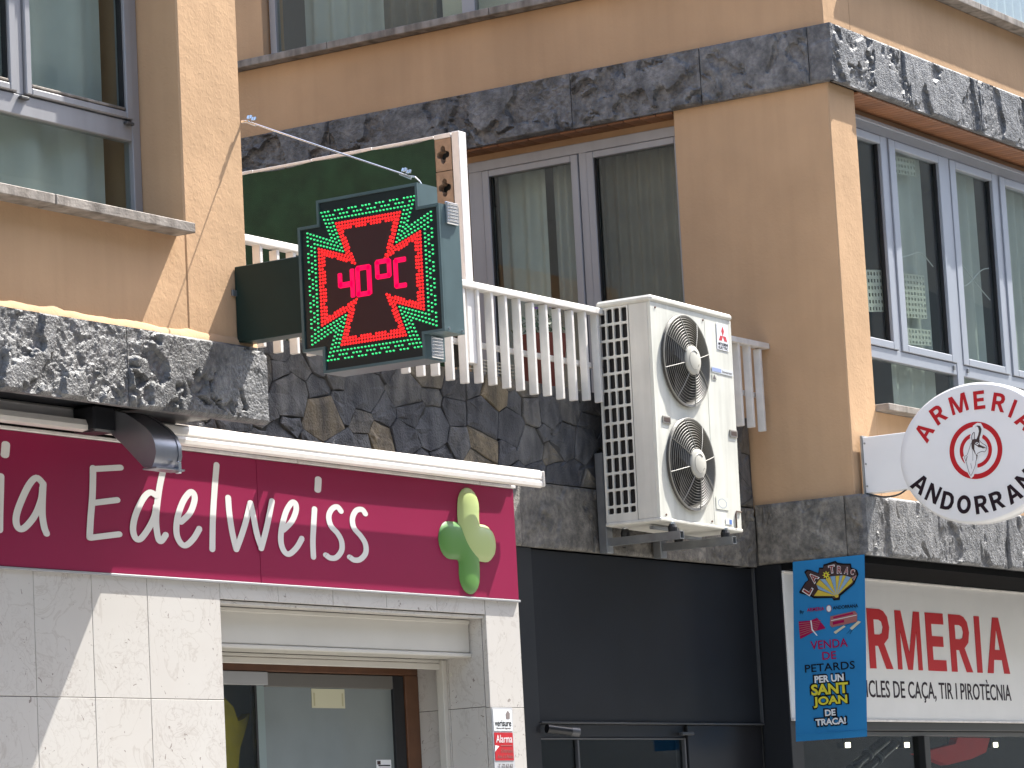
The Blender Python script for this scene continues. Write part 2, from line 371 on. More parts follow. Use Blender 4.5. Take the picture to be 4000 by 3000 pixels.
# value noise (numpy)
_rng = np.random.RandomState(3); _T = _rng.rand(256, 256)
def vnoise(x, y):
    xi = np.floor(x).astype(int); yi = np.floor(y).astype(int); fx = x-xi; fy = y-yi
    fx = fx*fx*(3-2*fx); fy = fy*fy*(3-2*fy)
    g = lambda i, j: _T[i % 256, j % 256]
    return (g(xi, yi)*(1-fx)+g(xi+1, yi)*fx)*(1-fy)+(g(xi, yi+1)*(1-fx)+g(xi+1, yi+1)*fx)*fy
def fbm(x, y, o=5, g=.5):
    s = 0; a = 1; t = 0
    for i in range(o): s = s+a*vnoise(x*2**i+17*i, y*2**i+31*i); t += a; a *= g
    return s/t
def relief(u, v, seed, amp, vert=1.0):
    u = u+seed*7.31; v = v*vert+seed*3.7
    wx = fbm(u*5, v*5, 3)*.35; wy = fbm(u*5+40, v*5+9, 3)*.35
    a = fbm((u+wx)*4.5, (v+wy)*4.5, 5, .55)
    pl = np.clip((a-.455)/.05, 0, 1); pl = pl*pl*(3-2*pl)
    pits = np.abs(fbm((u+wy)*9+5, (v+wx)*9, 5, .62)-.5)*2
    rid = np.abs(fbm((u+wx)*26, (v+wy)*26, 4, .6)-.5)*2
    fine = np.abs(fbm((u+wx*.5)*38+3, (v+wy*.5)*38, 4, .65)-.5)*2
    return amp*(pl*.78+.55*pits*(1-.75*pl)+.30*rid*(1-.7*pl)+.13*fine-.40+.12*fbm(u*70, v*70, 2))
def slab(name, m, parent, fn, u0, u1, v0, v1, thick, seed, amp=.02, res=.009, vert=1.0):
    """rough stone slab; fn(u,v,w), w outward; front at w=0 plus relief"""
    nu = max(2, int((u1-u0)/res)); nv = max(2, int((v1-v0)/res))
    U, V = np.meshgrid(np.linspace(u0, u1, nu+1), np.linspace(v0, v1, nv+1), indexing='ij')
    H = relief(U, V, seed, amp, vert)
    ed = np.minimum(np.minimum(U-u0, u1-U), np.minimum(V-v0, v1-V)); k = np.clip(ed/.012, 0, 1); H = H*k-(1-k)*.004
    mb = MB(); P = []
    for i in range(nu+1):
        for j in range(nv+1): P.append(fn(U[i, j], V[i, j], H[i, j]))
    F = [(i*(nv+1)+j, (i+1)*(nv+1)+j, (i+1)*(nv+1)+j+1, i*(nv+1)+j+1) for i in range(nu) for j in range(nv)]
    n0 = len(P); rim = [i*(nv+1) for i in range(nu+1)]+[nu*(nv+1)+j for j in range(1, nv+1)]+[i*(nv+1)+nv for i in range(nu-1, -1, -1)]+[j for j in range(nv-1, 0, -1)]
    Bk = [fn(U.flat[q], V.flat[q], -thick) for q in rim]; nr = len(rim)
    F += [(rim[a], rim[(a+1) % nr], n0+(a+1) % nr, n0+a) for a in range(nr)]+[tuple(range(n0, n0+nr))]
    mb.add(P+Bk, F); return ob(name, mb, m, parent, smooth=.7)
def curtain(name, label, m, fn, u0, u1, v0, v1, waves, amp=.03, group=None, seed=0):
    n = int(waves*8); mb = MB(); rr = random.Random(seed); ph = [rr.uniform(.7, 1.3) for _ in range(n+1)]
    V = []; t = 0
    for i in range(n+1):
        t += ph[i]*2*math.pi/8; u = u0+(u1-u0)*i/n
        for v, k in ((v0, 1), (v1, .6)): V.append(fn(u, v, amp*k*math.sin(t)))
    mb.add(V, [(2*i, 2*i+2, 2*i+3, 2*i+1) for i in range(n)])
    # give the cloth a back so that it has thickness
    mb.add([(x+.002, y+.002, z) for x, y, z in V], [(2*i, 2*i+1, 2*i+3, 2*i+2) for i in range(n)])
    o = ob(name, mb, m, None, smooth=True, fix=False); return tag(o, label, 'curtain', group)

# ================================================================ SETTING
o = B('road', ASPH, None, (-60, 120, -40, 4.0, -.3, 0), c=0); o['kind'] = 'structure'
o = B('pavement', PAVE, None, (-60, 120, 4.16, 40, -.3, .13), c=0); o['kind'] = 'structure'
o = B('kerb', KERB, None, (-60, 120, 4.0, 4.157, -.3, .134), c=.02); o['kind'] = 'structure'

# ================================================================ LEFT BUILDING (orange, above the pharmacy)
lb = thing('apartment_building', 'orange stucco building at left with deep window recess above the pharmacy', 'building', (12, 9.85, 3.77))
WX = 12.716; EX = 13.203
B('wall', STUCCO, lb, (WX, EX, 9.85, 12, 3.86, 10), c=.008, label='sunlit orange stucco pier')
B('unseen_rear_block', mat('grey_render', (.20, .195, .19), .9, vary=.2, vscale=1), lb, (WX-2, EX-.02, 12.005, 30, 3.86, 13), c=0)  # unseen block added to keep sky reflection out of the terrace glass
B('wall', STUCCO, lb, (5, WX-.001, 9.852, 10.62, 3.86, 4.68), c=.004)
B('wall', STUCCO, lb, (5, WX-.001, 9.852, 10.62, 6.6, 10), c=.004)
B('wall', ROOM, lb, (5, WX-.01, 12.2, 12.4, 3.8, 10), (5, WX-.01, 10.62, 12.2, 3.8, 4.4), (5, WX-.01, 10.62, 12.2, 6.5, 7), c=0)
# rough stucco lip left along the top of the stone band
mb = MB(); n = 150; V = []
for i in range(n+1):
    x = 5+(EX-5)*i/n if i < 0 else 9.5+(EX+.03-9.5)*i/n
    k = .010+.016*fbm(np.array(x*9.), np.array(3.3), 3); h = .02+.035*fbm(np.array(x*7.), np.array(8.1), 3)
    V += [(x, 9.853, 4.156+h), (x, 9.853-k, 4.156+h*.55), (x, 9.853-k*1.4, 4.154)]
mb.add(V, [(3*i+j, 3*i+3+j, 3*i+4+j, 3*i+1+j) for i in range(n) for j in (0, 1)])
ob('stucco_lip', mb, STUCCO, lb, smooth=True)
for i, (a, b) in enumerate(((10.05, 11.118), (11.124, 12.196), (12.202, 13.275))):
    slab('stone_slab', SLATE, lb, fnA(9.815), a, b, 3.775, 4.152, .045, 11+i, .038, .007)
B('soffit', BLACKP, lb, (5, 13.2, 9.862, 10.9, 3.83, 3.858), c=0)
for a, b in ((9.9, 11.62), (11.626, 12.712)):
    B('sill', SILL, lb, (a, b if b < 12 else b-.06, 9.735, 10.2, 4.645, 4.694), c=.004)
win = B('window', ALU, lb, (12.652, 12.714, 10.10, 10.16, 4.72, 6.6), (8.0, 12.652, 10.10, 10.16, 5.152, 5.252), (11.796, 11.852, 10.10, 10.16, 5.252, 6.6), (8, 12.652, 10.10, 10.16, 4.716, 4.74), c=.004)
for a, b in ((11.856, 12.648), (11.0, 11.792)):
    sh = MB()
    for bx in ((a, a+.042, 10.085, 10.15, 5.258, 6.59), (b-.05, b, 10.085, 10.15, 5.258, 6.59), (a+.042, b-.05, 10.085, 10.15, 5.258, 5.292)): sh.box(*bx, .005)
    s_ = ob('sash', sh, ALU, lb); ob('pane', MB().box(a+.04, b-.045, 10.122, 10.128, 5.29, 6.58), GLASS, s_)
    ob('gasket', MB().box(a+.042, a+.047, 10.100, 10.13, 5.29, 6.58).box(b-.056, b-.05, 10.100, 10.13, 5.29, 6.58).box(a+.047, b-.056, 10.1, 10.13, 5.292, 5.297), RUBBER, s_)
    ob('putty', MB().box(a+.047, b-.056, 10.088, 10.12, 5.297, 5.312, .004), SILL, s_)
ob('pane', MB().box(8, 12.652, 10.125, 10.131, 4.74, 5.152), GLASS, win)
for x in (11.836, 12.612): B('drip_cap', mat('dark_plastic', (.06, .06, .06), .5), lb, (x-.03, x+.03, 10.075, 10.1, 5.226, 5.242), c=.004)
curtain('net_curtain', 'pale green grey net curtain behind the upper left window', LACE, fnA(9.73), 10.48, 11.98, 4.45, 6.36, 5, .03, seed=1)
curtain('net_curtain', 'narrow darker curtain edge at right inside the upper left window', DRAPE, fnA(9.86), 11.7, 12.09, 4.45, 6.36, 3, .02, seed=2)

lb.location = (11.428, 9.380, 3.667); lb.scale = (.9523,)*3

# ================================================================ RIGHT CORNER BUILDING
rb = thing('apartment_building', 'orange stucco corner building with two dark stone bands at right', 'building', (18.8, 9.4, 3.344))
XB, YA = 18.825, 9.392
B('wall', STUCCO, rb, (XB, 19.20, YA, 10.53, 3.70, 6.38), c=.008, label='orange corner pillar')
B('wall', STUCCO, rb, (XB, 19.2, YA, 16, 6.70, 7.235), (19.2, 27, YA, 9.9, 6.70, 7.235), c=.004)
B('wall', STUCCO, rb, (19.2, 27, YA+.001, 9.85, 3.70, 4.285), c=.004)
B('wall', STUCCO, rb, (18.84, 19.1, 13.83, 16, 7.235, 10), (18.84, 19.3, 9.38, 10.6, 7.235, 10), (19.3, 20.0, 9.38, 9.9, 7.235, 10), (18.84, 27, 9.38, 9.9, 8.9, 10), c=.004)
B('wall', STUCCO, rb, (18.985, 19.2, 10.54, 14.5, 6.303, 6.366), (19.21, 27, 9.60, 9.85, 6.303, 6.366), c=.002, label='narrow plaster strip under the soffit')
B('wall', STUCCO, rb, (18.98, 19.2, 12.3, 16, 4.0, 6.3), c=0)
B('end_wall', STUCCO, rb, (27.0, 27.3, YA, 16, 3.70, 10), c=0)
B('floor_slab', ROOM, rb, (19.0, 27, 9.9, 16, 6.42, 6.9), (18.99, 27, 9.9, 16, 3.72, 4.05), (22.8, 23, 9.9, 16, 4.05, 6.4), (19, 23, 13.2, 13.4, 4.05, 6.4), (19.3, 27, 12.0, 12.2, 6.9, 10), (18.95, 27, 9.4, 16, 9.9, 10), (20.4, 20.5, 9.9, 16, 6.9, 10), c=0)
# upper band
for i, (a, b) in enumerate(((9.500, 10.286), (10.292, 11.274), (11.280, 12.26), (12.266, 13.25), (13.256, 14.24))):
    slab('stone_slab', SLATE, rb, lambda u, v, q: (18.785-q, u, v), a, b, 6.368, 6.744, .06, 31+i, (.03, .045, .05, .05, .05)[i], .008)
slab('stone_slab', SLATE, rb, lambda u, v, q: (18.785-q, u, v), 9.332, 9.495, 6.368, 6.744, .03, 40, .012, .008)
for i, (a, b) in enumerate(((18.787, 19.816), (19.822, 20.892), (20.898, 21.97), (21.976, 23.05), (23.056, 24.13), (24.136, 25.21), (25.216, 27.03))):
    slab('stone_slab', SLATE, rb, fnA(9.33), a, b, 6.368, 6.744, .035, 50+i, .028, .008 if i < 4 else .016, .6)
# lower band
slab('stone_slab', CONC, rb, lambda u, v, q: (18.785-q, u, v), 9.332, 9.452, 3.346, 3.726, .03, 60, .018, .008)
slab('stone_slab', CONC, rb, lambda u, v, q: (18.785-q, u, v), 9.457, 10.086, 3.346, 3.726, .03, 61, .018, .009)
for i, (a, b) in enumerate(((18.787, 19.85), (19.856, 20.93), (20.936, 22.0), (22.006, 23.1), (23.106, 24.2), (24.206, 25.3), (25.306, 27.03))):
    slab('stone_slab', SLATE, rb, fnA(9.33), a, b, 3.346, 3.726, .035, 70+i, .030, .008 if i < 4 else .016, .55)
# timber soffits, boards at right angles to the wall
x = 19.20
pl = B('soffit_board', WOOD, rb, (19.202, 19.268, 9.366, 9.60, 6.352, 6.368), c=.003)
for i in range(1, 112): share(pl, rb, (.0695*i, 0, 0), 'soffit_board')
pl2 = B('soffit_board', WOOD, rb, (18.82, 18.985, 10.535, 10.655, 6.352, 6.368), c=.003)
for i in range(1, 30): share(pl2, rb, (0, .124*i, 0), 'soffit_board')
# sills
B('sill', SILL, rb, (19.206, 27, 9.30, 9.62, 4.285, 4.33), c=.004)
for a, b in ((19.25, 21.05), (21.056, 22.9), (22.906, 24.8), (24.806, 27.02)): B('sill', SILL, rb, (a, b, 9.285, 9.6, 7.236, 7.286), c=.004)
for a, b in ((9.32, 11.85), (11.856, 13.2), (13.206, 14.6)): B('sill', SILL, rb, (18.73, 18.98, a, b, 7.238, 7.29), c=.004)
# ribbon window on the street side
y0, y1 = 9.56, 9.62
wn = B('window', ALUL, rb, (19.205, 27, y0, y1, 6.212, 6.30), (19.205, 27, y0, y1, 4.69, 4.767), (19.205, 27, y0, y1, 4.33, 4.345), (20.832, 20.93, y0-.004, y1, 4.345, 6.212), (22.60, 22.70, y0-.004, y1, 4.345, 6.212), (24.404, 24.50, y0-.004, y1, 4.345, 6.212), (26.204, 26.30, y0-.004, y1, 4.345, 6.212), c=.003)
B('head_rail', ALUL, rb, (19.205, 27, y0-.012, y0+.02, 6.275, 6.302), c=.003)
for a, b in ((19.215, 19.935), (19.99, 20.828), (20.934, 21.70), (21.76, 22.596), (22.704, 23.5), (23.56, 24.40), (24.504, 25.30), (25.36, 26.2), (26.304, 26.98)):
    g0, g1 = a+.09, b-.075
    sh = MB()
    for bx in ((a, g0, y0-.01, y1-.01, 4.771, 6.208), (g1, b, y0-.01, y1-.01, 4.771, 6.208), (g0, g1, y0-.01, y1-.01, 4.771, 4.82), (g0, g1, y0-.01, y1-.01, 6.152, 6.208)): sh.box(*bx, .004)
    s_ = ob('sash', sh, ALUL, rb); ob('pane', MB().box(g0, g1, 9.588, 9.594, 4.82, 6.152), GLASS, s_)
    ob('gasket', MB().box(g1-.012, g1, 9.572, 9.60, 4.82, 6.152).box(g0, g0+.005, 9.575, 9.60, 4.82, 6.152), RUBBER, s_)
B('mullion', ALUL, rb, (19.94, 19.985, y0, y1, 4.767, 6.212), c=.003); B('mullion', ALUL, rb, (21.705, 21.755, y0, y1, 4.767, 6.212), c=.003)
for x in (20.78, 21.0, 22.55, 22.75): B('hinge', STEEL, rb, (x-.012, x+.012, y0-.012, y0, 4.72, 4.748), c=.002)
ob('pane', MB().box(19.206, 27, 9.59, 9.596, 4.345, 4.69), GLASS, wn)
curtain('net_curtain', 'pale net curtain behind the ribbon window next to the corner pillar', LACE, fnA(9.66), 20.0, 20.66, 4.2, 6.36, 3, .02, seed=3)
curtain('net_curtain', 'dark slim curtain in the first narrow sash by the pillar', LACE, fnA(9.68), 19.25, 19.72, 4.2, 6.36, 4, .02, seed=4)
curtain('net_curtain', 'wide net curtain behind the third sash of the ribbon window', LACE, fnA(9.66), 20.88, 21.52, 4.2, 6.36, 4, .025, seed=5)
curtain('net_curtain', 'net curtain at the right end of the ribbon window', LACE, fnA(9.66), 21.78, 22.6, 4.2, 6.36, 6, .025, seed=6)
# terrace door facing the recess
x0, x1 = 18.95, 19.01
B('window', ALU, rb, (x0, x1, 10.54, 12.225, 6.232, 6.302), (x0, x1, 12.115, 12.225, 4.05, 6.232), (x0, x1, 11.282, 11.342, 4.05, 6.232), c=.003)
for a, b in ((10.545, 11.278), (11.346, 12.11)):
    g0, g1 = a+.055, b-.055
    sh = MB()
    for bx in ((x0-.012, x1-.012, a, g0, 4.06, 6.228), (x0-.012, x1-.012, g1, b, 4.06, 6.228), (x0-.012, x1-.012, g0, g1, 4.06, 4.2), (x0-.012, x1-.012, g0, g1, 6.182, 6.228)): sh.box(*bx, .004)
    s_ = ob('sash', sh, ALU, rb); ob('pane', MB().box(18.97, 18.976, g0, g1, 4.2, 6.182), GLASS, s_)
    ob('gasket', MB().box(18.945, 18.972, g1-.01, g1, 4.2, 6.182), RUBBER, s_)
FC = lambda u, v, q: (19.14-q, u, v)
curtain('drape', 'beige pleated drape behind the right leaf of the terrace door', DRAPE, FC, 10.5, 11.30, 4.05, 6.3, 9, .025, seed=7)
curtain('drape', 'pale pleated drape behind the left leaf of the terrace door', DRAPEW, FC, 11.42, 11.66, 4.05, 6.3, 4, .03, seed=8)
curtain('drape', 'dim grey drape at the far left inside the terrace door', LACE, FC, 11.72, 12.1, 4.05, 6.3, 3, .03, seed=9)
# top storey windows
B('window', ALU, rb, (18.90, 18.96, 13.755, 13.81, 7.29, 8.9), (18.90, 18.96, 12.07, 12.175, 7.29, 8.9), (18.90, 18.96, 10.6, 13.8, 7.29, 7.30), c=.003)
ob('pane', MB().box(18.925, 18.931, 10.6, 13.76, 7.30, 8.9), GLASS, rb)
B('window', ALUL, rb, (20.0, 27, 9.50, 9.56, 7.287, 7.33), c=.003)
ob('pane', MB().box(20.0, 27, 9.52, 9.526, 7.33, 8.9), GLASS, rb)
FC2 = lambda u, v, q: (19.1-q, u, v)
curtain('roller_blind', 'cream blind in the top window above the stone band', mat('cream_blind', (.62, .58, .46), .9), FC2, 11.2, 12.46, 7.2, 8.8, 2, .004, seed=10)
curtain('drape', 'brown drape in the left part of the top window', DRAPE, FC2, 12.5, 12.95, 7.2, 8.8, 4, .03, seed=11)
curtain('net_curtain', 'dim net curtain at far left of the top window', LACE, lambda u, v, q: (19.25-q, u, v), 13.0, 13.75, 7.2, 8.8, 5, .03, seed=12)
curtain('net_curtain', 'grey pleated curtain in the window at the top right corner', LACE, fnA(9.72), 20.4, 23.5, 7.2, 8.8, 22, .03, seed=13)

# ================================================================ RECESS: rubble wall, band, terrace
tw = thing('stone_wall', 'dark rubble stone wall under the white railing', 'wall', (16, 10.09, 3.344))
B('core', MORTAR, tw, (12.58, 18.80, 10.105, 10.5, 3.71, 4.28), (15.63, 18.80, 10.105, 10.5, 3.35, 3.71), c=0)
B('terrace_floor', ROOM, tw, (12.58, 18.98, 10.5, 14.5, 3.7, 4.02), c=0)
B('side_wall', STUCCO, tw, (13.21, 18.9, 14.5, 14.7, 3.7, 6.4), c=0)
for i, (a, b) in enumerate(((15.55, 16.0), (16.006, 16.79), (16.796, 17.46), (17.466, 18.12), (18.126, 18.78))):
    slab('stone_slab', CONC, tw, fnA(10.09), a, b, 3.333, 3.705, .03, 80+i, .018, .010)
def clip(poly, p, nrm):
    out = []
    for i in range(len(poly)):
        a, b = poly[i], poly[(i+1) % len(poly)]
        da = (a[0]-p[0])*nrm[0]+(a[1]-p[1])*nrm[1]; db = (b[0]-p[0])*nrm[0]+(b[1]-p[1])*nrm[1]
        if da <= 0: out.append(a)
        if (da < 0 < db) or (db < 0 < da):
            t = da/(da-db); out.append((a[0]+(b[0]-a[0])*t, a[1]+(b[1]-a[1])*t))
    return out
U0, U1, V0, V1 = 12.6, 18.78, 3.712, 4.29
seeds = [(14.30, 3.98), (15.66, 3.90), (14.66, 3.82), (13.84, 4.0), (14.28, 4.16), (13.56, 4.12)]
rr = random.Random(21); tries = 0
while tries < 4000:
    tries += 1; p = (rr.uniform(U0, U1), rr.uniform(V0, V1))
    if all(math.hypot((p[0]-q[0])*.72, p[1]-q[1]) > .128 for q in seeds): seeds.append(p)
OCH = stone_mat('ochre_rubble', (.24, .19, .12), .75)
wt = [rr.uniform(-.011, .011) for _ in seeds]; sk = [rr.uniform(-.45, .45) for _ in seeds]
for k, p in enumerate(seeds):
    poly = [(U0, V0), (U1, V0), (U1, V1), (U0, V1)]
    for kq, q in enumerate(seeds):
        if q is not p and abs(q[0]-p[0]) < .9:
            dx, dy = (q[0]-p[0])*.6, q[1]-p[1]; tt = .5+(wt[k]-wt[kq])/(dx*dx/.6+dy*dy)*.5; tt = min(.72, max(.28, tt))
            poly = clip(poly, (p[0]+(q[0]-p[0])*tt, p[1]+(q[1]-p[1])*tt), (dx, dy))
            if len(poly) < 3: break
    if len(poly) < 3: continue
    # wobble: add midpoints, shrink for the joint
    pts = []
    for i in range(len(poly)):
        a, b = poly[i], poly[(i+1) % len(poly)]; pts.append(a); l = math.hypot(b[0]-a[0], b[1]-a[1])
        if l > .09: pts.append(((a[0]+b[0])/2+rr.uniform(-.006, .006), (a[1]+b[1])/2+rr.uniform(-.006, .006)))
    cx = sum(a for a, b in pts)/len(pts); cy = sum(b for a, b in pts)/len(pts)
    def shr(dd): return [(a+(cx-a)*min(.5, dd/max(.02, math.hypot(a-cx, b-cy))), b+(cy-b)*min(.5, dd/max(.02, math.hypot(a-cx, b-cy)))) for a, b in pts]
    A, Bq, Cq = shr(.0022), shr(.005), shr(.04); tx, ty = rr.uniform(-.05, .05), rr.uniform(-.07, .07); pr = rr.uniform(-.006, .010)
    mb = MB(); n = len(pts)
    def W(u, v, base): return (u, 10.10-base-(u-cx)*tx-(v-cy)*ty, v)
    V = [(u, 10.12, v) for u, v in A]+[W(u, v, pr) for u, v in A]+[W(u, v, pr+.005) for u, v in Bq]+[W(u, v, pr+.009+rr.uniform(-.008, .008)) for u, v in Cq]+[W(cx, cy, pr+.010)]
    F = [(j*n+i, j*n+(i+1) % n, (j+1)*n+(i+1) % n, (j+1)*n+i) for j in range(3) for i in range(n)]+[(3*n+i, 3*n+(i+1) % n, 4*n) for i in range(n)]
    mb.add(V, F); ob('stone', mb, OCH if k in (1, 2) else RUBBLE, tw)
# ---- railing
rl = thing('balcony_railing', 'white painted slatted balcony railing in front of the stone wall', 'railing', (16, 9.95, 4.2))
B('top_rail', WHITEP, rl, (12.58, 18.82, 9.925, 9.99, 4.716, 4.753), c=.004)
B('lower_rail', WHITEP, rl, (12.58, 18.82, 9.995, 10.02, 4.405, 4.437), c=.003)
fin = B('slat', WHITEP, rl, (12.73-.013, 12.73+.013, 9.935, 9.984, 4.19, 4.716), c=.003)
for i in range(1, 43):
    s_ = share(fin, rl, (.1425*i, 0, rr.uniform(-.012, .006)), 'slat'); s_.rotation_euler = (0, 0, 0)
# things behind the railing
pp = thing('plant_pot', 'red brown plant pot with purple flowers behind the railing', 'plant', (16.75, 10.35, 4.42))
mb = MB(); mb.tube([(16.75, 10.35, 4.32), (16.75, 10.35, 4.60), (16.75, 10.35, 4.64)], [.11, .15, .16], 16); ob('pot', mb, mat('red_clay', (.2, .045, .03), .7, vary=.2), pp, smooth=.8)
mb = MB(); R2 = random.Random(4)
for i in range(150):
    a, e, l = R2.uniform(0, 6.28), R2.uniform(.1, 1.4), R2.uniform(.06, .2); c = Vector((16.75+math.cos(a)*math.cos(e)*l, 10.35+math.sin(a)*math.cos(e)*l, 4.64+math.sin(e)*l*.8))
    u = Vector((R2.uniform(-1, 1), R2.uniform(-1, 1), R2.uniform(-.5, 1))).normalized()*.024; v = u.orthogonal().normalized()*.010
    mb.add([c-u, c+v, c+u, c-v], [(0, 1, 2, 3)])
ob('foliage', mb, mat('leaf', (.05, .09, .025), .6, vary=.4, vscale=30), pp, fix=False, kind='stuff')
mb = MB()
for i in range(7):
    c = Vector((16.75+R2.uniform(-.1, .1), 10.30+R2.uniform(-.1, .1), 4.80+R2.uniform(-.02, .03))); mb.tube([c, c+Vector((0, 0, .012))], [.004, .012], 6)
ob('flower', mb, mat('petal', (.22, .12, .45), .6), pp)
lat = thing('planter_box', 'low ornate grey planter with lattice front behind the railing', 'planter', (15.3, 10.3, 4.28))
mb = MB(); mb.box(14.0, 16.3, 10.28, 10.48, 4.28, 4.33, .004)
for i in range(46): mb.box(14.02+.05*i, 14.035+.05*i, 10.275, 10.285, 4.33, 4.41)
for z in (4.35, 4.37, 4.39, 4.41): mb.box(14.0, 16.3, 10.268, 10.275, z, z+.006)
ob('lattice', mb, mat('old_grey_metal', (.28, .26, .22), .5, metal=.4, vary=.4, vscale=20), lat)
# ---- privacy screen on the terrace
ps = thing('privacy_screen', 'dark green shade net screen with white timber post on the terrace', 'screen', (15.35, 10, 4.3))
B('post', POSTW, ps, (15.346, 15.422, 9.951, 10.0, 4.3, 5.604), c=.003)
B('top_batten', POSTW, ps, (15.338, 15.40, 10.003, 10.112, 5.575, 5.600), c=.002)
for i in range(6): B('top_batten', POSTW, ps, (15.338, 15.36, 10.116+.42*i, 10.533+.42*i, 5.582, 5.598+.003*(i % 2)), c=.002)
mb = MB(); nu, nv = 60, 24; V = []
for i in range(nu+1):
    for j in range(nv+1):
        y = 10.11+2.5*i/nu; z = 4.28+1.305*j/nv
        V.append((15.335+.012*math.sin(y*7+z*2)*(.3+.7*abs(math.sin(z*3)))+.01*float(fbm(np.array(y*4), np.array(z*4), 3)), y, z-.012*abs(math.sin((y-10.11)/.42*math.pi))*(j == nv)))
mb.add(V, [(i*(nv+1)+j, (i+1)*(nv+1)+j, (i+1)*(nv+1)+j+1, i*(nv+1)+j+1) for i in range(nu) for j in range(nv)])
mb.add([(x+.003, y, z) for x, y, z in V], [(i*(nv+1)+j, i*(nv+1)+j+1, (i+1)*(nv+1)+j+1, (i+1)*(nv+1)+j) for i in range(nu) for j in range(nv)])
ob('shade_net', mb, MESHG, ps, smooth=True, fix=False)
def quat(cx, cy, rr_, lob):
    out = []
    for q in range(4):
        a0 = q*math.pi/2; c = (cx+rr_*math.cos(a0), cy+rr_*1.25*math.sin(a0))
        for k in range(7):
            a = a0-1.9+3.8*k/6; out.append((c[0]+lob*math.cos(a), c[1]+lob*1.25*math.sin(a)))
    return out
for z0 in (5.392, 5.206, 5.02, 4.834, 4.648, 4.462):
    u0, u1 = -10.112, -10.003
    v, fs = curve_mesh([[(u0, z0), (u1, z0), (u1, z0+.181), (u0, z0+.181)], quat((u0+u1)/2, z0+.09, .026, .016)], .055)
    mb = MB(); mb.add([(15.37-c, -a, b) for a, b, c in v], fs); ob('block', mb, BLOCK, ps)
B('backing', DARKROOM, ps, (15.42, 15.43, 10.003, 10.2, 4.3, 5.57), c=0)

# ================================================================ LED PHARMACY CROSS
lc = thing('pharmacy_cross', 'green and red illuminated pharmacy cross showing 40 degrees', 'led sign', (13.15, 9.84, 4.17))
CY, CZ = 9.035, 4.378
def cp(h, dd, n): # housing outline (y,z offsets in a = -(y-CY))
    return [(-h, dd), (h, dd), (h, n), (dd, n), (dd, -n), (h, -n), (h, -dd), (-h, -dd), (-h, -n), (-dd, -n), (-dd, n), (-h, n)]
hp = [(a, b) for a, b in cp(.297, .425, .308)]
hp = [(a*(.415/.425) if abs(a) > .3 else a, b) for a, b in hp]
fX = lambda u, v, q: (13.09+q, CY-u, CZ+v)
mb = MB(); mb.prism(hp, fX, .012, .17); ob('housing', mb, TEALM, lc)
ins = [(a-.014*(1 if a > 0 else -1), b-.014*(1 if b > 0 else -1)) for a, b in hp]
v, fs = curve_mesh([hp, ins], .016); mb = MB(); mb.add([fX(a, b, .006+c) for a, b, c in v], fs); ob('rim', mb, TEALM, lc)
mb = MB(); mb.prism(ins, fX, .0085, .011); ob('face_panel', mb, LEDBACK, lc)
def mal(h, dd, n):
    P = []
    for q in range(4):
        ca, sa = math.cos(-q*math.pi/2), math.sin(-q*math.pi/2)
        for a, b in ((-h, dd), (h, dd), (n, n)): P.append((a*ca-b*sa, a*sa+b*ca))
    return P
mb = MB(); mb.prism(mal(.196, .306, .140), fX, .0052, .008); ob('inner_panel', mb, LEDIN, lc)
def led_rows(rows, mbo, mbc, sp, off):
    for h, dd, n, on, gap in rows:
        P = mal(h, dd, n); cnt = 0
        for i in range(12):
            a, b = P[i], P[(i+1) % 12]; l = math.hypot(b[0]-a[0], b[1]-a[1]); k = max(1, int(round(l/sp)))
            for j in range(k):
                cnt += 1
                if gap and (j % (on+gap)) >= on and k > 8: continue
                u, v_ = a[0]+(b[0]-a[0])*j/k, a[1]+(b[1]-a[1])*j/k
                e_ = (.0076, .0050) if mbc is not None else (.0080, .0076); ring = [(u+e_[0]*math.cos(t*math.pi/3), v_+e_[1]*math.sin(t*math.pi/3)) for t in range(6)]
                mbo.add([fX(*p, off) for p in ring]+[fX(u, v_, off-.005)], [(t, (t+1) % 6, 6) for t in range(6)])
                if mbc is not None:
                    mbc.add([fX(u-.003, v_+.001, off-.0056), fX(u+.003, v_+.001, off-.0056), fX(u, v_+.0028, off-.0056)], [(0, 1, 2)])
g1, g2, r1 = MB(), MB(), MB()
led_rows([(.216, .323, .157, 9, 0), (.245, .343, .185, 3, 1), (.274, .363, .213, 3, 1)], g1, g2, .0205, .0085)
led_rows([(.187, .297, .127, 9, 0), (.169, .281, .103, 9, 0), (.156, .268, .088, 4, 1)], r1, None, .0172, .0052)
ob('green_led', g1, LEDG, lc, kind='stuff', fix=False); ob('green_led_glint', g2, LEDGW, lc, kind='stuff', fix=False); ob('red_led', r1, LEDR, lc, kind='stuff', fix=False)
def digit(segs):
    mb = MB()
    for (ya, za, yb, zb) in segs:
        t = .0112
        u0, u1 = sorted((CY-ya, CY-yb)); v0, v1 = sorted((za-CZ, zb-CZ))
        mb.prism([(u0-t*.6, v0-t), (u1+t*.6, v0-t), (u1+t, v0-t*.6), (u1+t, v1+t*.6), (u1+t*.6, v1+t), (u0-t*.6, v1+t), (u0-t, v1+t*.6), (u0-t, v0-t*.6)], fX, .001, .0049)
    return ob('digit', mb, DIGI, lc)
digit([(9.214, 4.418, 9.212, 4.370), (9.208, 4.366, 9.150, 4.371), (9.140, 4.430, 9.142, 4.312)])
digit([(9.108, 4.432, 9.110, 4.314), (9.103, 4.437, 9.047, 4.439), (9.040, 4.434, 9.043, 4.314), (9.106, 4.309, 9.050, 4.311)])
digit([(8.993, 4.446, 8.994, 4.384), (8.988, 4.452, 8.93, 4.453), (8.923, 4.447, 8.924, 4.384), (8.988, 4.379, 8.93, 4.380)])
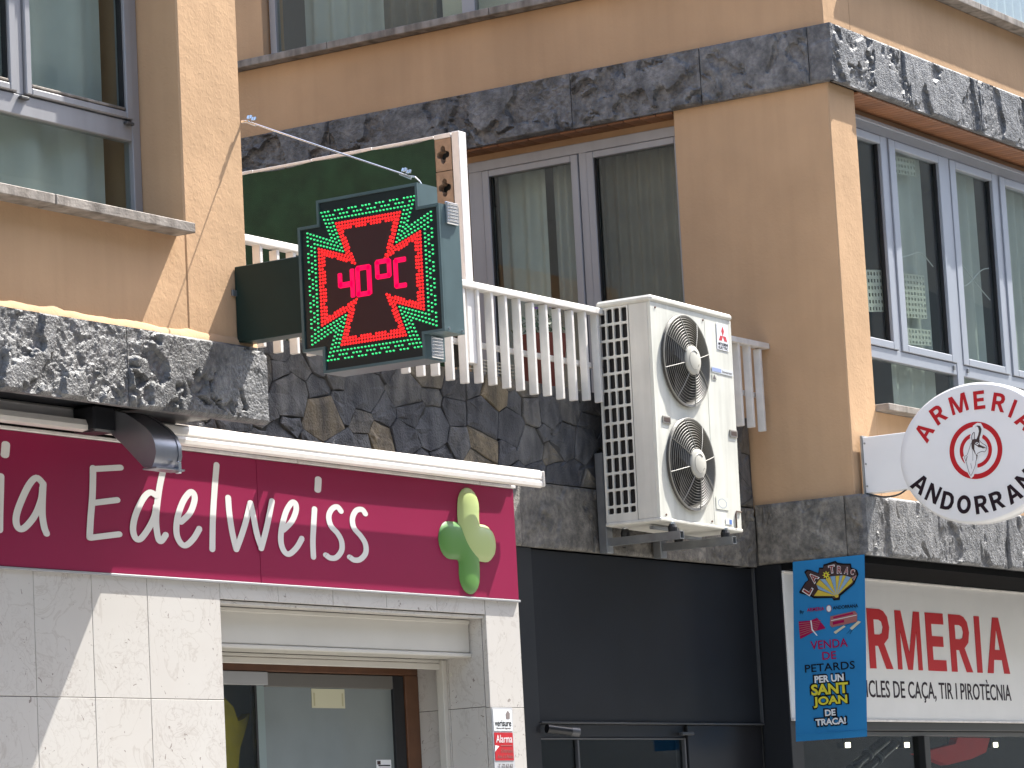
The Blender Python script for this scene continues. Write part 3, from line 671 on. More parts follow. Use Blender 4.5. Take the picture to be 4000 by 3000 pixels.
digit([(8.885, 4.438, 8.887, 4.326), (8.880, 4.444, 8.836, 4.446), (8.882, 4.320, 8.838, 4.321)])
B('arm', GREENBOX, lc, (13.092, 13.205, 9.435, 9.847, 4.17, 4.548), c=.004)
B('wall_plate', STEEL, lc, (13.06, 13.10, 9.836, 9.849, 4.40, 4.43), c=.002)
for zz in (4.615, 3.985):
    v_ = B('vent', CHROME, lc, (13.14, 13.238, 8.606 if zz > 4.3 else 8.73, 8.622 if zz > 4.3 else 8.742, zz-.022, zz+.085), c=.004)
    yq = 8.606 if zz > 4.3 else 8.73
    for k in range(6): ob('slat', MB().box(13.152, 13.226, yq-.008, yq+.002, zz-.010+k*.016, zz-.002+k*.016, .002), CHROME, v_)
ob('screw', MB().tube([(13.12, 8.612, 4.085), (13.12, 8.620, 4.085)], .006, 8).tube([(13.235, 8.612, 4.085), (13.235, 8.620, 4.085)], .006, 8), CHROME, lc)
lc.location = (12.523, 9.3706, 4.0474); lc.scale = (.9523,)*3
# stay cable
sc = thing('stay_cable', 'thin steel stay cable from the wall to the top of the pharmacy cross', 'cable', (13.215, 9.84, 5.30))
mb = MB(); mb.tube([(13.215, 9.83, 5.302), (13.19, 9.3, 5.065), (13.17, 8.84, 4.862)], .0042, 6); ob('cable', mb, CHROME, sc)
for p in ((13.212, 9.80, 5.29), (13.172, 8.86, 4.870)):
    mb = MB()
    for k in range(4):
        q = Vector(p)+Vector((.004*(k % 2), -.012*k+.012, .018+.006*(k % 2)-.006*k)); mb.tube([q, q+Vector((.004, -.004, .016))], .0075, 6)
    mb.tube([Vector(p)+Vector((0, .03, .01)), Vector(p)+Vector((0, -.035, -.022))], .006, 6); ob('clamp', mb, CHROME, sc, smooth=.8)
mb = MB(); mb.tube([(13.215, 9.853, 5.30), (13.215, 9.81, 5.297)], .008, 8); ob('eye_bolt', mb, CHROME, sc)
mb = MB(); mb.tube([(13.17, 8.84, 4.862), (13.17, 8.80, 4.85), (13.17, 8.775, 4.825), (13.17, 8.76, 4.80)], .004, 6); ob('hook', mb, CHROME, sc)

sc.location = (12.585, 9.3706, 5.1235); sc.scale = (.9523,)*3

# ================================================================ PHARMACY SHOPFRONT (marble)
mf = thing('shopfront', 'white marble clad pharmacy shopfront under the maroon sign', 'shopfront', (13, 9.9, .13))
B('backing_wall', MORTAR, mf, (5, 12.935, 9.915, 10.4, .13, 3.70), (12.935, 15.30, 9.915, 10.3, 2.92, 3.70), (15.305, 15.62, 9.915, 10.6, .13, 3.70), c=0)
B('interior', DARKROOM, mf, (5, 15.5, 12.5, 12.6, .13, 3.4), (5, 15.6, 10.41, 12.5, 3.0, 3.1), (12.7, 12.8, 10.42, 12.5, .13, 3), c=0)
def tile(x0, x1, z0, z1): B('marble_tile', MARBLE, mf, (x0+.0015, x1-.0015, 9.90, 9.93, z0+.0015, z1-.0015), c=.0015)
xs = [9.94, 10.35, 10.757, 11.164, 11.572, 11.977, 12.382, 12.942]; zs = [.13, .70, 1.27, 1.845, 2.42, 2.995, 3.57]
for a, b in zip(xs, xs[1:]):
    for c_, d_ in zip(zs, zs[1:]): tile(a, b, c_, d_)
lx = [12.942, 13.414, 13.879, 14.354, 14.822, 15.288]
for a, b in zip(lx, lx[1:]): tile(a, b, 2.906, 3.4)
B('lintel_trim', MARBLE, mf, (12.945, 15.288, 9.912, 10.0, 2.886, 2.903), c=.003)
for c_, d_ in ((.13, .7), (.7, 1.27), (1.27, 1.84), (1.84, 2.405), (2.405, 3.4)): tile(15.292, 15.632, c_, d_)
for c_, d_ in ((.13, .7), (.7, 1.27), (1.27, 1.84), (1.84, 2.41), (2.41, 2.90)):
    B('marble_tile', MARBLE, mf, (15.293, 15.31, 9.934, 10.16, c_+.0015, d_-.0015), c=.0015); B('marble_tile', MARBLE, mf, (15.293, 15.31, 10.163, 10.40, c_+.0015, d_-.0015), c=.0015)
# roller shutter
rs = thing('roller_shutter', 'cream roller shutter box above the pharmacy door', 'shutter', (14.1, 10.1, 2.68))
B('box', SHUT, rs, (12.95, 15.285, 10.008, 10.25, 2.705, 2.868), c=.006)
B('top_lip', SHUT, rs, (12.95, 15.285, 10.000, 10.03, 2.862, 2.884), c=.003)
B('bottom_lip', SHUT, rs, (12.95, 15.287, 9.998, 10.17, 2.682, 2.703), c=.004)
B('slat', SHUT, rs, (12.96, 15.25, 10.186, 10.198, 2.664, 2.682), c=.003)
B('slat', SHUT, rs, (12.96, 15.25, 10.184, 10.20, 2.628, 2.662), c=.004)
B('guide', SHUT, rs, (15.25, 15.291, 10.17, 10.215, .13, 2.68), c=.003)
ob('keyhole', MB().tube([(15.290, 10.145, 2.60), (15.285, 10.145, 2.60)], .012, 10), SHUT, rs)
# door
gd = thing('glass_door', 'grey glazed pharmacy door in a brown frame', 'door', (14.3, 10.36, .13))
B('frame', BROWN, gd, (12.95, 15.29, 10.36, 10.42, 2.608, 2.70), (15.165, 15.29, 10.36, 10.42, .13, 2.608), c=.004)
B('jamb', BLACKF, gd, (15.06, 15.163, 10.37, 10.44, .13, 2.606), c=.003)
B('transom', mat('grey_trim', (.36, .36, .36), .4), gd, (12.95, 13.912, 10.355, 10.39, 2.537, 2.606), c=.003)
B('transom', mat('taupe_trim', (.13, .12, .105), .45), gd, (13.914, 15.06, 10.37, 10.41, 2.532, 2.604), c=.003)
ob('pane', MB().box(12.95, 13.815, 10.375, 10.381, .2, 2.537), GLASS2, gd)
ob('pane', MB().box(13.905, 15.06, 10.386, 10.392, .2, 2.533), FROST, gd)
B('stile', mat('green_glass_edge', (.22, .27, .26), .25), gd, (13.835, 13.903, 10.376, 10.40, .13, 2.537), c=.003)
B('gasket', RUBBER, gd, (13.816, 13.833, 10.372, 10.40, .13, 2.537), c=0)
o = B('interior_panel', mat('grey_panel', (.50, .52, .50), .8), gd, (12.9, 15.2, 10.9, 10.92, .13, 2.62), c=0)
nt_ = thing('paper_notice', 'blank cream paper notice taped inside the pharmacy door', 'notice', (14.47, 10.384, 2.42))
B('sheet', mat('cream_paper', (.56, .54, .38), .7), nt_, (14.325, 14.622, 10.383, 10.3855, 2.426, 2.527), c=0)
for x in (14.34, 14.595): B('tape', mat('tape', (.40, .37, .22), .4), nt_, (x, x+.012, 10.3818, 10.3828, 2.437, 2.505), c=0)
st = thing('door_sticker', 'small white sticker low on the grey pharmacy door', 'sticker', (14.96, 10.384, 2.11))
B('sheet', WPRINT, st, (14.888, 15.026, 10.383, 10.3855, 2.06, 2.153), c=0)
B('mark', BROWNP, st, (14.895, 14.925, 10.3815, 10.3828, 2.128, 2.147), c=0)
for z in (2.125, 2.108, 2.09): B('print_line', BLACKT, st, (14.905, 15.015, 10.3815, 10.3828, z-.006, z), c=0)
# yellow display figure
yf = thing('display_figure', 'yellow cut out figure with a pointed tip inside the left door pane', 'display', (13.5, 10.5, 1.6))
mb = MB(); P = [(13.40, 2.50), (13.55, 2.475), (13.62, 2.43), (13.655, 2.36), (13.70, 2.37), (13.755, 2.40), (13.735, 2.35), (13.70, 2.29), (13.66, 2.22), (13.635, 2.10), (13.62, 1.7), (13.3, 1.7), (13.3, 2.5)]
mb.prism(P, lambda u, v, q: (u+.13, 10.46+q, v), 0, .05); ob('figure', mb, mat('yellow_foil', (.55, .42, .03), .35, vary=.3, vscale=9), yf)
# alarm sign
al = thing('alarm_sign', 'white and red alarm company sign on the marble pier', 'sign', (15.39, 9.89, 2.0))
fa = fnA(9.8985)
B('plate', mat('grey_plate', (.48, .48, .49), .3), al, (15.282+.012, 15.50, 9.893, 9.8985, 1.99, 2.404), c=.001)
B('white_panel', WPRINT, al, (15.303, 15.487, 9.8905, 9.8925, 2.278, 2.392), c=0)
B('red_panel', mat('alarm_red', (.45, .012, .02), .4), al, (15.303, 15.487, 9.8905, 9.8925, 2.118, 2.268), c=0)
fa = fnA(9.8902)
text('wordmark', 'verisure', BLACKT, al, fa, (15.313, 15.477, 2.302, 2.336), .012, .0008)
text('small_print', 'Alarma amb Seguretat', mat('grey_print', (.12, .1, .1), .5), al, fa, (15.325, 15.47, 2.286, 2.297), .01, .0008)
mb = MB(); mb.prism([(15.428, 2.342), (15.464, 2.342), (15.468, 2.372), (15.448, 2.388), (15.426, 2.370)], fa, 0, .0008); ob('shield_mark', mb, mat('taupe_print', (.22, .18, .17), .5), al)
text('word', 'Alarma', WPRINT, al, fa, (15.318, 15.478, 2.214, 2.256), .0, .0008)
text('word', "d'intrusió", PINKP, al, fa, (15.36, 15.478, 2.160, 2.183), .0, .0008)
text('word', 'Avís a la Policia', PINKP, al, fa, (15.325, 15.478, 2.130, 2.150), .0, .0008)
B('rule', PINKP, al, (15.36, 15.478, 9.8892, 9.8900, 2.196, 2.200), c=0)
mb = MB(); mb.prism([(15.305, 2.20), (15.345, 2.195), (15.30, 2.165)], fa, 0, .0008); ob('arrow_mark', mb, WPRINT, al)
text('phone_number', 'T. 72 63 63', mat('grey_print', (.12, .1, .1), .5), al, fa, (15.33, 15.47, 2.075, 2.10), .01, .0008)

# ================================================================ MAROON SIGN
ms = thing('shop_sign', 'maroon pharmacy fascia sign with cream handwritten lettering', 'sign', (13, 9.8, 2.98))
B('panel', MAROON, ms, (9, 13.257, 9.885, 9.899, 2.996, 3.609), c=.002)
B('panel', MAROON, ms, (13.2595, 15.614, 9.885, 9.899, 2.996, 3.609), c=.002)
for a, b in ((9, 12.30), (12.31, 13.585), (13.60, 15.26), (15.27, 15.622)): B('top_trim', CHROME if 0 else WHITEP, ms, (a, b, 9.872, 9.91, 3.611, 3.628), c=.003)
B('bottom_trim', ALU, ms, (9, 15.624, 9.879, 9.8995, 2.983, 2.9945), c=.002)
LET = [('i',[[(11.356,3.397),(11.349,3.314),(11.341,3.232),(11.336,3.155)]]),('dot',[[(11.396,3.544),(11.392,3.519),(11.387,3.494)]]),('a',[[(11.64,3.384),(11.597,3.406),(11.543,3.369),(11.481,3.284),(11.45,3.222),(11.452,3.181),(11.48,3.166),(11.525,3.188),(11.582,3.24),(11.624,3.309),(11.635,3.359)],[(11.641,3.382),(11.631,3.298),(11.628,3.237),(11.638,3.183),(11.653,3.155)]]),('E',[[(11.997,3.473),(12.199,3.494)],[(11.997,3.478),(11.986,3.354),(11.966,3.239),(11.954,3.153)],[(11.997,3.316),(12.163,3.339)],[(11.958,3.152),(12.167,3.179)]]),('d',[[(12.516,3.5),(12.483,3.414),(12.453,3.296),(12.449,3.232),(12.46,3.175),(12.481,3.163),(12.518,3.195)],[(12.455,3.379),(12.408,3.39),(12.352,3.353),(12.294,3.275),(12.272,3.211),(12.286,3.169),(12.323,3.165),(12.38,3.211),(12.431,3.272),(12.45,3.325)]]),('e',[[(12.639,3.263),(12.71,3.31),(12.749,3.371),(12.746,3.404),(12.716,3.41),(12.658,3.36),(12.61,3.276),(12.6,3.205),(12.629,3.16),(12.671,3.153),(12.73,3.189),(12.778,3.238)]]),('l',[[(12.935,3.558),(12.912,3.44),(12.888,3.291),(12.874,3.143)]]),('w',[[(13.017,3.403),(13.021,3.329),(13.038,3.234),(13.064,3.152)],[(13.064,3.152),(13.105,3.214),(13.15,3.294),(13.192,3.387)],[(13.192,3.387),(13.211,3.322),(13.235,3.232),(13.266,3.168)],[(13.263,3.166),(13.317,3.277),(13.368,3.407)]]),('e',[[(13.459,3.268),(13.53,3.314),(13.571,3.37),(13.569,3.406),(13.536,3.408),(13.485,3.359),(13.444,3.277),(13.432,3.21),(13.452,3.164),(13.495,3.149),(13.559,3.183),(13.61,3.233)]]),('i',[[(13.731,3.389),(13.713,3.284),(13.703,3.216),(13.703,3.144)]]),('dot',[[(13.775,3.544),(13.771,3.518),(13.765,3.487)]]),('s',[[(13.961,3.391),(13.93,3.411),(13.884,3.399),(13.851,3.36),(13.865,3.312),(13.92,3.275),(13.952,3.235),(13.948,3.188),(13.899,3.151),(13.846,3.146),(13.81,3.159)]]),('s',[[(14.177,3.39),(14.148,3.41),(14.094,3.401),(14.058,3.358),(14.069,3.31),(14.125,3.272),(14.163,3.232),(14.16,3.185),(14.11,3.151),(14.056,3.145),(14.018,3.158)]])]
for n, ss in LET:
    mb = MB()
    for k, p in enumerate(ss): stroke(mb, p, .047 if n != 'dot' else .058, .0275, fnA(9.885), 0, .0012+.0014*k)
    ob('letter' if n != 'dot' else 'letter_dot', mb, LETW, ms, fix=False)
# green cross emblem: two bent, softly raised capsules
def capsule(path, rw, m, y, dome):
    P = smoothpath(path, 8); mb = MB(); n = len(P); prof = 12; V = []
    ext = []
    a, b = P[0], P[1]; l = math.hypot(b[0]-a[0], b[1]-a[1]); tx, ty = (b[0]-a[0])/l, (b[1]-a[1])/l
    for k in range(5, 0, -1): s_ = math.sin(math.pi/2*k/5); ext.append((a[0]-tx*rw*s_, a[1]-ty*rw*s_, max(.02, math.cos(math.pi/2*k/5))))
    mid = [(p[0], p[1], 1) for p in P]; a, b = P[-2], P[-1]; l = math.hypot(b[0]-a[0], b[1]-a[1]); tx, ty = (b[0]-a[0])/l, (b[1]-a[1])/l; ext2 = []
    for k in range(1, 6): s_ = math.sin(math.pi/2*k/5); ext2.append((b[0]+tx*rw*s_, b[1]+ty*rw*s_, max(.02, math.cos(math.pi/2*k/5))))
    Q = ext+mid+ext2
    for i, (u, v, k) in enumerate(Q):
        p, q = Q[max(i-1, 0)], Q[min(i+1, len(Q)-1)]; tx, ty = (q[0]-p[0])/rw, (q[1]-p[1])/(rw); l = math.hypot(tx, ty); tx /= l; ty /= l
        for j in range(prof+1):
            t = -1+2*j/prof; V.append((u-ty*rw*t*k, y-dome*k*math.sqrt(max(0, 1-t*t))-.001, v+tx*rw*t*k))
    mb.add(V, [(i*(prof+1)+j, (i+1)*(prof+1)+j, (i+1)*(prof+1)+j+1, i*(prof+1)+j+1) for i in range(len(Q)-1) for j in range(prof)])
    return ob('emblem_half', mb, m, ms, smooth=True, fix=False)
capsule([(14.945, 3.292), (15.04, 3.288), (15.10, 3.25), (15.128, 3.19), (15.126, 3.11)], .102, EMG, 9.885, .022)
capsule([(15.142, 3.485), (15.136, 3.41), (15.152, 3.335), (15.205, 3.298), (15.29, 3.29)], .102, EML, 9.882, .030)

# ================================================================ AWNING
aw = thing('retracted_awning', 'retracted awning tube with grey metal hood above the maroon sign', 'awning', (13.5, 9.7, 3.6))
AWM = mat('awning_white', (.82, .76, .69), .28, vary=.06, vscale=4, streak=.06)
mb = MB(); prof = [(9.737, 3.614), (9.735, 3.634), (9.743, 3.650), (9.737, 3.657), (9.737, 3.680), (9.743, 3.696), (9.755, 3.705), (9.775, 3.704), (9.787, 3.695), (9.790, 3.65), (9.782, 3.614), (9.755, 3.606)]
mb.prism(prof, lambda u, v, q: (q, u, v), 12.16, 15.69); ob('front_bar', mb, AWM, aw, smooth=.5)
B('end_cap', AWM, aw, (15.692, 15.705, 9.728, 9.788, 3.612, 3.70), c=.006)
mb = MB(); nn = 40; V = []
for i in range(nn+1):
    x = 12.45+3.15*i/nn; sag = .045*math.sin(math.pi*min(1, max(0, (x-13.0)/2.7)))
    for k in range(10): V.append((x, 9.856+.028*math.cos(k*.628), 3.695-sag*.6+.034*math.sin(k*.628)))
mb.add(V, [(i*10+k, i*10+(k+1) % 10, (i+1)*10+(k+1) % 10, (i+1)*10+k) for i in range(nn) for k in range(10)])
ob('fabric_roll', mb, mat('awning_fabric', (.30, .27, .24), .9), aw, smooth=True)
B('cassette', AWM, aw, (6, 12.10, 9.745, 9.84, 3.63, 3.72), c=.01)
mb = MB(); prof = [(9.66, 3.608), (9.658, 3.628), (9.664, 3.642), (9.67, 3.655), (9.70, 3.660), (9.73, 3.65), (9.74, 3.615), (9.70, 3.602)]
mb.prism(prof, lambda u, v, q: (q, u, v), 6, 11.84); ob('front_bar', mb, AWM, aw, smooth=.5)
for x in (13.40, 13.50, 15.12): B('bracket', WHITEP, aw, (x, x+.04, 9.792, 9.93, 3.655, 3.690), c=.004)
# hood: rounded sheet metal cover extruded along the wall
HP = [(9.74, 3.70), (9.69, 3.63), (9.60, 3.552), (9.475, 3.428), (9.43, 3.425), (9.415, 3.445), (9.402, 3.485), (9.405, 3.53), (9.425, 3.575), (9.46, 3.612), (9.52, 3.655), (9.58, 3.69), (9.66, 3.71)]
mb = MB(); mb.prism(HP, lambda u, v, q: (q, u, v), 11.86, 12.02)
HOODM = mat('hood_grey', (.34, .34, .36), .3, metal=.75, vary=.1, vscale=8)
hd = ob('hood', mb, HOODM, aw, smooth=.5)
mb = MB(); HP2 = [(u+(9.56-u)*-.03, v+(3.57-v)*-.03) for u, v in HP]; mb.prism(HP2, lambda u, v, q: (q, u, v), 12.022, 12.045); ob('end_plate', mb, HOODM, hd, smooth=.5)
B('flange', HOODM, hd, (11.85, 12.06, 9.395, 9.475, 3.415, 3.424), c=.002)
B('latch', CHROME, hd, (11.99, 12.01, 9.375, 9.40, 3.40, 3.455), c=.003)
B('arm', BLACKF, aw, (11.7, 11.855, 9.62, 9.75, 3.60, 3.72), c=.01)

# ================================================================ DARK SHOPFRONT IN THE RECESS
ds = thing('shopfront', 'black panelled shopfront in the recess under the air conditioner', 'shopfront', (17, 10.12, .13))
B('fascia_panel', BLACKP, ds, (16.135, 18.757, 10.125, 10.2, 2.348, 3.325), c=.002)
B('side_frame', BLACKF, ds, (15.632, 16.13, 10.112, 10.2, .13, 3.331), c=.003)
B('bottom_trim', mat('dark_trim', (.05, .052, .055), .3), ds, (16.13, 18.765, 10.10, 10.2, 2.336, 2.3465), c=.002)
B('side_trim', mat('dark_trim', (.05, .052, .055), .3), ds, (18.758, 18.766, 10.105, 10.2, 2.347, 3.327), c=.001)
B('post', BLACKF, ds, (17.83, 17.955, 10.13, 10.22, .13, 2.335), (17.96, 18.785, 10.14, 10.22, .13, 2.335), c=.004)
B('transom', BLACKF, ds, (16.13, 17.83, 10.15, 10.22, 2.258, 2.335), c=.003)
B('door_frame', mat('dark_steel', (.11, .11, .115), .4, metal=.5), ds, (17.795, 17.812, 10.135, 10.16, .13, 2.257), (16.14, 17.812, 10.138, 10.16, 2.248, 2.256), (16.562, 16.58, 10.138, 10.16, .13, 2.247), c=.002)
ob('pane', MB().box(16.14, 17.795, 10.155, 10.161, .2, 2.248), GLASS2, ds)
B('closer', mat('dark_trim', (.05, .052, .055), .3), ds, (17.72, 17.86, 10.10, 10.13, 2.272, 2.292), c=.004)
B('interior', DARKROOM, ds, (15.7, 18.8, 13, 13.1, .13, 3.2), (15.7, 18.78, 10.24, 13, 3.21, 3.3), (15.64, 15.7, 10.24, 13, .13, 3.3), c=0)
sp = thing('spot_lamp', 'small cylindrical spot lamp at the top left of the black shop door', 'lamp', (16.25, 10.07, 2.29))
mb = MB(); mb.tube([(16.16, 10.09, 2.306), (16.30, 10.02, 2.285)], .026, 14); ob('body', mb, BLACKF, sp, smooth=.8)
mb = MB(); mb.tube([(16.30, 10.02, 2.285), (16.345, 9.998, 2.279)], [.027, .029], 14); ob('rim', mb, mat('dark_steel', (.11, .11, .115), .4, metal=.5), sp, smooth=.8)
cb = thing('display_counter', 'dim blue counter with pale boxes inside the black shop', 'counter', (16.4, 11.2, 1.9))
B('counter', mat('dim_blue', (.06, .11, .2), .5), cb, (16.2, 17.0, 11.4, 11.6, 1.5, 2.24), c=.01)
for k in range(5): B('carton', mat('pale_carton', (.45, .43, .32), .7), cb, (16.3+.14*k, 16.42+.14*k, 11.35, 11.39, 2.25, 2.33-.01*(k % 2)), c=.004)
B('shelf', mat('warm_wood', (.2, .12, .05), .6), cb, (17.0, 18.3, 11.6, 11.8, 1.5, 2.1), c=.01)

# ================================================================ AIR CONDITIONER
ac = thing('air_conditioner', 'cream outdoor air conditioner with two stacked fans on wall brackets', 'air conditioner', (17.2, 9.78, 3.475))
AX0, AX1, AY0, AY1, AZ0, AZ1 = 16.735, 17.705, 9.60, 9.965, 3.482, 4.745
FANS = ((17.105, 4.432), (17.105, 3.818))
xs_ = 17.37
v, fs = curve_mesh([[(AX0, AZ0), (xs_, AZ0), (xs_, AZ1), (AX0, AZ1)]]+[circ(cx, cz, .262, 40) for cx, cz in FANS], .02)
mb = MB(); mb.add([(a, AY0+.012-c, b) for a, b, c in v], fs); ob('front_panel', mb, ACF, ac)
B('service_panel', ACF, ac, (xs_+.004, AX1, AY0+.002, AY0+.022, AZ0, AZ1), c=.003)
mb = MB(); mb.box(AX0+.004, AX1-.001, AY0+.024, AY0+.145, AZ0, AZ0+.02); mb.box(AX1-.02, AX1-.002, AY0+.024, AY1, AZ0, AZ1); mb.box(AX0, AX0+.018, AY0+.023, AY0+.150, AZ0, AZ1, .003)
ob('casing', mb, ACW, ac)
B('base_pan', ACW, ac, (AX0-.006, AX1+.004, AY0-.004, AY1+.004, AZ0-.022, AZ0-.001), c=.005)
B('lid', ACW, ac, (AX0-.008, AX1+.006, AY0-.008, AY1+.006, AZ1+.001, AZ1+.042), c=.014)
B('inner_core', ACD, ac, (AX0+.03, AX1-.03, AY0+.12, AY1-.01, AZ0+.01, AZ1-.01), c=0)
# side grille: moulded lattice with 4 x 13 openings
gy0, gy1 = AY0+.153, AY1; loops = [[(gy0, AZ0), (gy1, AZ0), (gy1, AZ1), (gy0, AZ1)]]
zz = AZ1-.01
for rw in range(13):
    hgt = .084 if rw < 12 else .036
    for cc in range(4):
        a0 = gy0+.010+cc*.0495; a1 = a0+.039; b1 = zz; b0 = zz-hgt; e = .006
        loops.append([(a0+e, b0), (a1-e, b0), (a1, b0+e), (a1, b1-e), (a1-e, b1), (a0+e, b1), (a0, b1-e), (a0, b0+e)])
    zz -= .0975
v, fs = curve_mesh(loops, .016); mb = MB(); mb.add([(AX0+.008+c, a, b) for a, b, c in v], fs); ob('side_grille', mb, ACW, ac)
mb = MB()
for i in range(24): mb.box(AX0+.024, AX0+.0255, gy0+.008+i*.0085, gy0+.009+i*.0085, AZ0+.02, AZ1-.02)
ob('coil_fins', mb, mat('coil', (.06, .05, .05), .4, metal=.5), ac)
for cx, cz in FANS:
    # bell mouth and well
    mb = MB(); N = 40; V = []
    for rr_, yy in ((.275, AY0-.001), (.268, AY0-.016), (.258, AY0-.014), (.250, AY0+.02), (.245, AY0+.10)):
        V += [(cx+rr_*math.cos(2*math.pi*k/N), yy, cz+rr_*math.sin(2*math.pi*k/N)) for k in range(N)]
    mb.add(V, [(j*N+k, j*N+(k+1) % N, (j+1)*N+(k+1) % N, (j+1)*N+k) for j in range(4) for k in range(N)])
    sh = ob('fan_shroud', mb, mat('shroud_grey', (.07, .062, .05), .5), ac, smooth=True)
    mb = MB()
    for bl in range(3):
        V = []; 
        for i in range(9):
            t = i/8; ang = bl*2.094+t*1.5
            for q in range(5):
                rr_ = .06+.175*q/4; a2 = ang+.35*q/4; V.append((cx+rr_*math.cos(a2), AY0+.045+.05*t, cz+rr_*math.sin(a2)))
        mb.add(V, [(i*5+q, (i+1)*5+q, (i+1)*5+q+1, i*5+q+1) for i in range(8) for q in range(4)])
    ob('fan_blade', mb, mat('blade', (.022, .02, .018), .5), ac, smooth=True, fix=False)
    g = MB()
    def gw(rr_): return AY0-.018-.042*(1-(rr_/.268)**2)
    for i in range(11):
        rr_ = .095+i*.0158; N = 44
        g.tube([(cx+rr_*math.cos(2*math.pi*k/N), gw(rr_), cz+rr_*math.sin(2*math.pi*k/N)) for k in range(N+1)], .0016, 4, cap=False)
    for i in range(8):
        a = math.pi*i/4+.25; g.tube([(cx+q*math.cos(a), gw(q)-.002, cz+q*math.sin(a)) for q in (.075, .12, .17, .22, .27)], .003, 5)
    for rr_ in (.266, .272): g.tube([(cx+rr_*math.cos(2*math.pi*k/44), gw(.268), cz+rr_*math.sin(2*math.pi*k/44)) for k in range(45)], .0035, 5, cap=False)
    gr = ob('fan_grille', g, WIRE, ac)
    mb = MB(); mb.tube([(cx, gw(.08)+.002, cz), (cx, gw(0)-.004, cz), (cx, gw(0)-.008, cz)], [.088, .085, .078], 28); hb = ob('hub', mb, mat('hub_grey', (.46, .44, .38), .5), ac, smooth=.6)
    mb = MB(); mb.tube([(cx+.056*math.cos(2*math.pi*k/30), gw(0)-.0085, cz+.056*math.sin(2*math.pi*k/30)) for k in range(4, 29)], .0022, 5); ob('ring_line', mb, WIRE, hb)
for (a, b) in ((16.81, 4.036), (17.61, 4.03)):
    h_ = B('handle', mat('handle_grey', (.25, .23, .2), .5), ac, (a, a+.09, AY0-.006, AY0+.001, b, b+.045), c=.002); ob('recess', MB().box(a+.012, a+.078, AY0-.0075, AY0-.006, b+.010, b+.035), mat('handle_dark', (.06, .035, .025), .6), h_)
fa = fnA(AY0-.0002)
lg = B('badge', mat('badge_white', (.80, .80, .82), .3), ac, (17.515, 17.655, AY0-.002, AY0, 4.553, 4.715), c=0)
def rh(cx, cy, a, b, tilt=0):
    pts = [(0, b), (a, 0), (0, -b), (-a, 0)]; ca, sa = math.cos(tilt), math.sin(tilt); return [(cx+x*ca-y*sa, cy+x*sa+y*ca) for x, y in pts]
mb = MB(); f2 = fnA(AY0-.002)
R_ = .030
for k in range(3):
    t = math.radians(90+120*k); px_, py_ = 17.588+R_*math.cos(t)*.98, 4.640+R_*math.sin(t); mb.prism(rh(px_, py_, R_*.577, R_, t-math.pi/2), f2, 0, .0008)
ob('diamond_mark', mb, mat('badge_red', (.55, .04, .05), .4), lg)
text('wordmark', 'MITSUBISHI', BLACKT, lg, f2, (17.528, 17.645, 4.580, 4.598), .015, .0008); text('wordmark', 'ELECTRIC', BLACKT, lg, f2, (17.528, 17.645, 4.559, 4.576), .015, .0008)
lb_ = B('label_strip', mat('pale_label', (.62, .64, .64), .4), ac, (17.43, 17.69, AY0-.0015, AY0, 4.405, 4.438), c=0)
B('blue_field', mat('label_blue', (.28, .34, .55), .5), lb_, (17.433, 17.545, AY0-.0025, AY0-.0016, 4.412, 4.434), c=0); text('print', 'Inverter', mat('grey_print', (.12, .1, .1), .5), lb_, fnA(AY0-.0016), (17.56, 17.68, 4.413, 4.428), .01, .0006)
wl = B('warning_label', mat('beige_label', (.55, .54, .46), .5), ac, (17.43, 17.485, AY0-.0015, AY0, 4.36, 4.395), c=0)
mb = MB(); mb.prism([(17.436, 4.364), (17.479, 4.364), (17.457, 4.392)], fnA(AY0-.0016), 0, .0006); ob('triangle_mark', mb, mat('grey_print', (.12, .1, .1), .5), wl)
l2 = B('round_stamp_label', mat('beige_label2', (.68, .68, .58), .5), ac, (17.40, 17.55, AY0-.0015, AY0, 3.58, 3.655), c=0)
mb = MB()
for k in range(20):
    a = 2*math.pi*k/20; mb.prism(circ(17.475+.05*math.cos(a), 3.617+.027*math.sin(a), .004, 6), fnA(AY0-.0016), 0, .0005)
ob('stamp', mb, mat('stamp_blue', (.3, .34, .5), .5), l2)
l3 = B('recycling_label', WPRINT, ac, (17.505, 17.585, AY0-.0015, AY0, 3.495, 3.53), c=0); ob('blue_field', MB().box(17.548, 17.578, AY0-.0025, AY0-.0016, 3.499, 3.526), mat('label_blue2', (.1, .2, .5), .5), l3)
mb = MB(); mb.tube([(17.63, AY0-.004, 3.48), (17.63, AY0-.004, 3.565), (17.64, AY0-.004, 3.582), (17.70, AY0-.004, 3.582)], .005, 6); ob('pipe_cover_edge', mb, mat('rubber_brown', (.12, .08, .06), .5), ac)
ob('screw', MB().tube([(16.79, AY0-.003, 4.715), (16.79, AY0+.003, 4.715)], .006, 8).tube([(16.80, AY0-.003, 3.50), (16.80, AY0+.003, 3.50)], .006, 8).tube([(17.34, AY0-.003, 3.50), (17.34, AY0+.003, 3.50)], .006, 8).tube([(17.355, AY0-.003, 4.71), (17.355, AY0+.003, 4.71)], .006, 8), mat('rust', (.12, .05, .03), .8), ac)
ac.rotation_euler = (0, math.radians(1.0), 0)
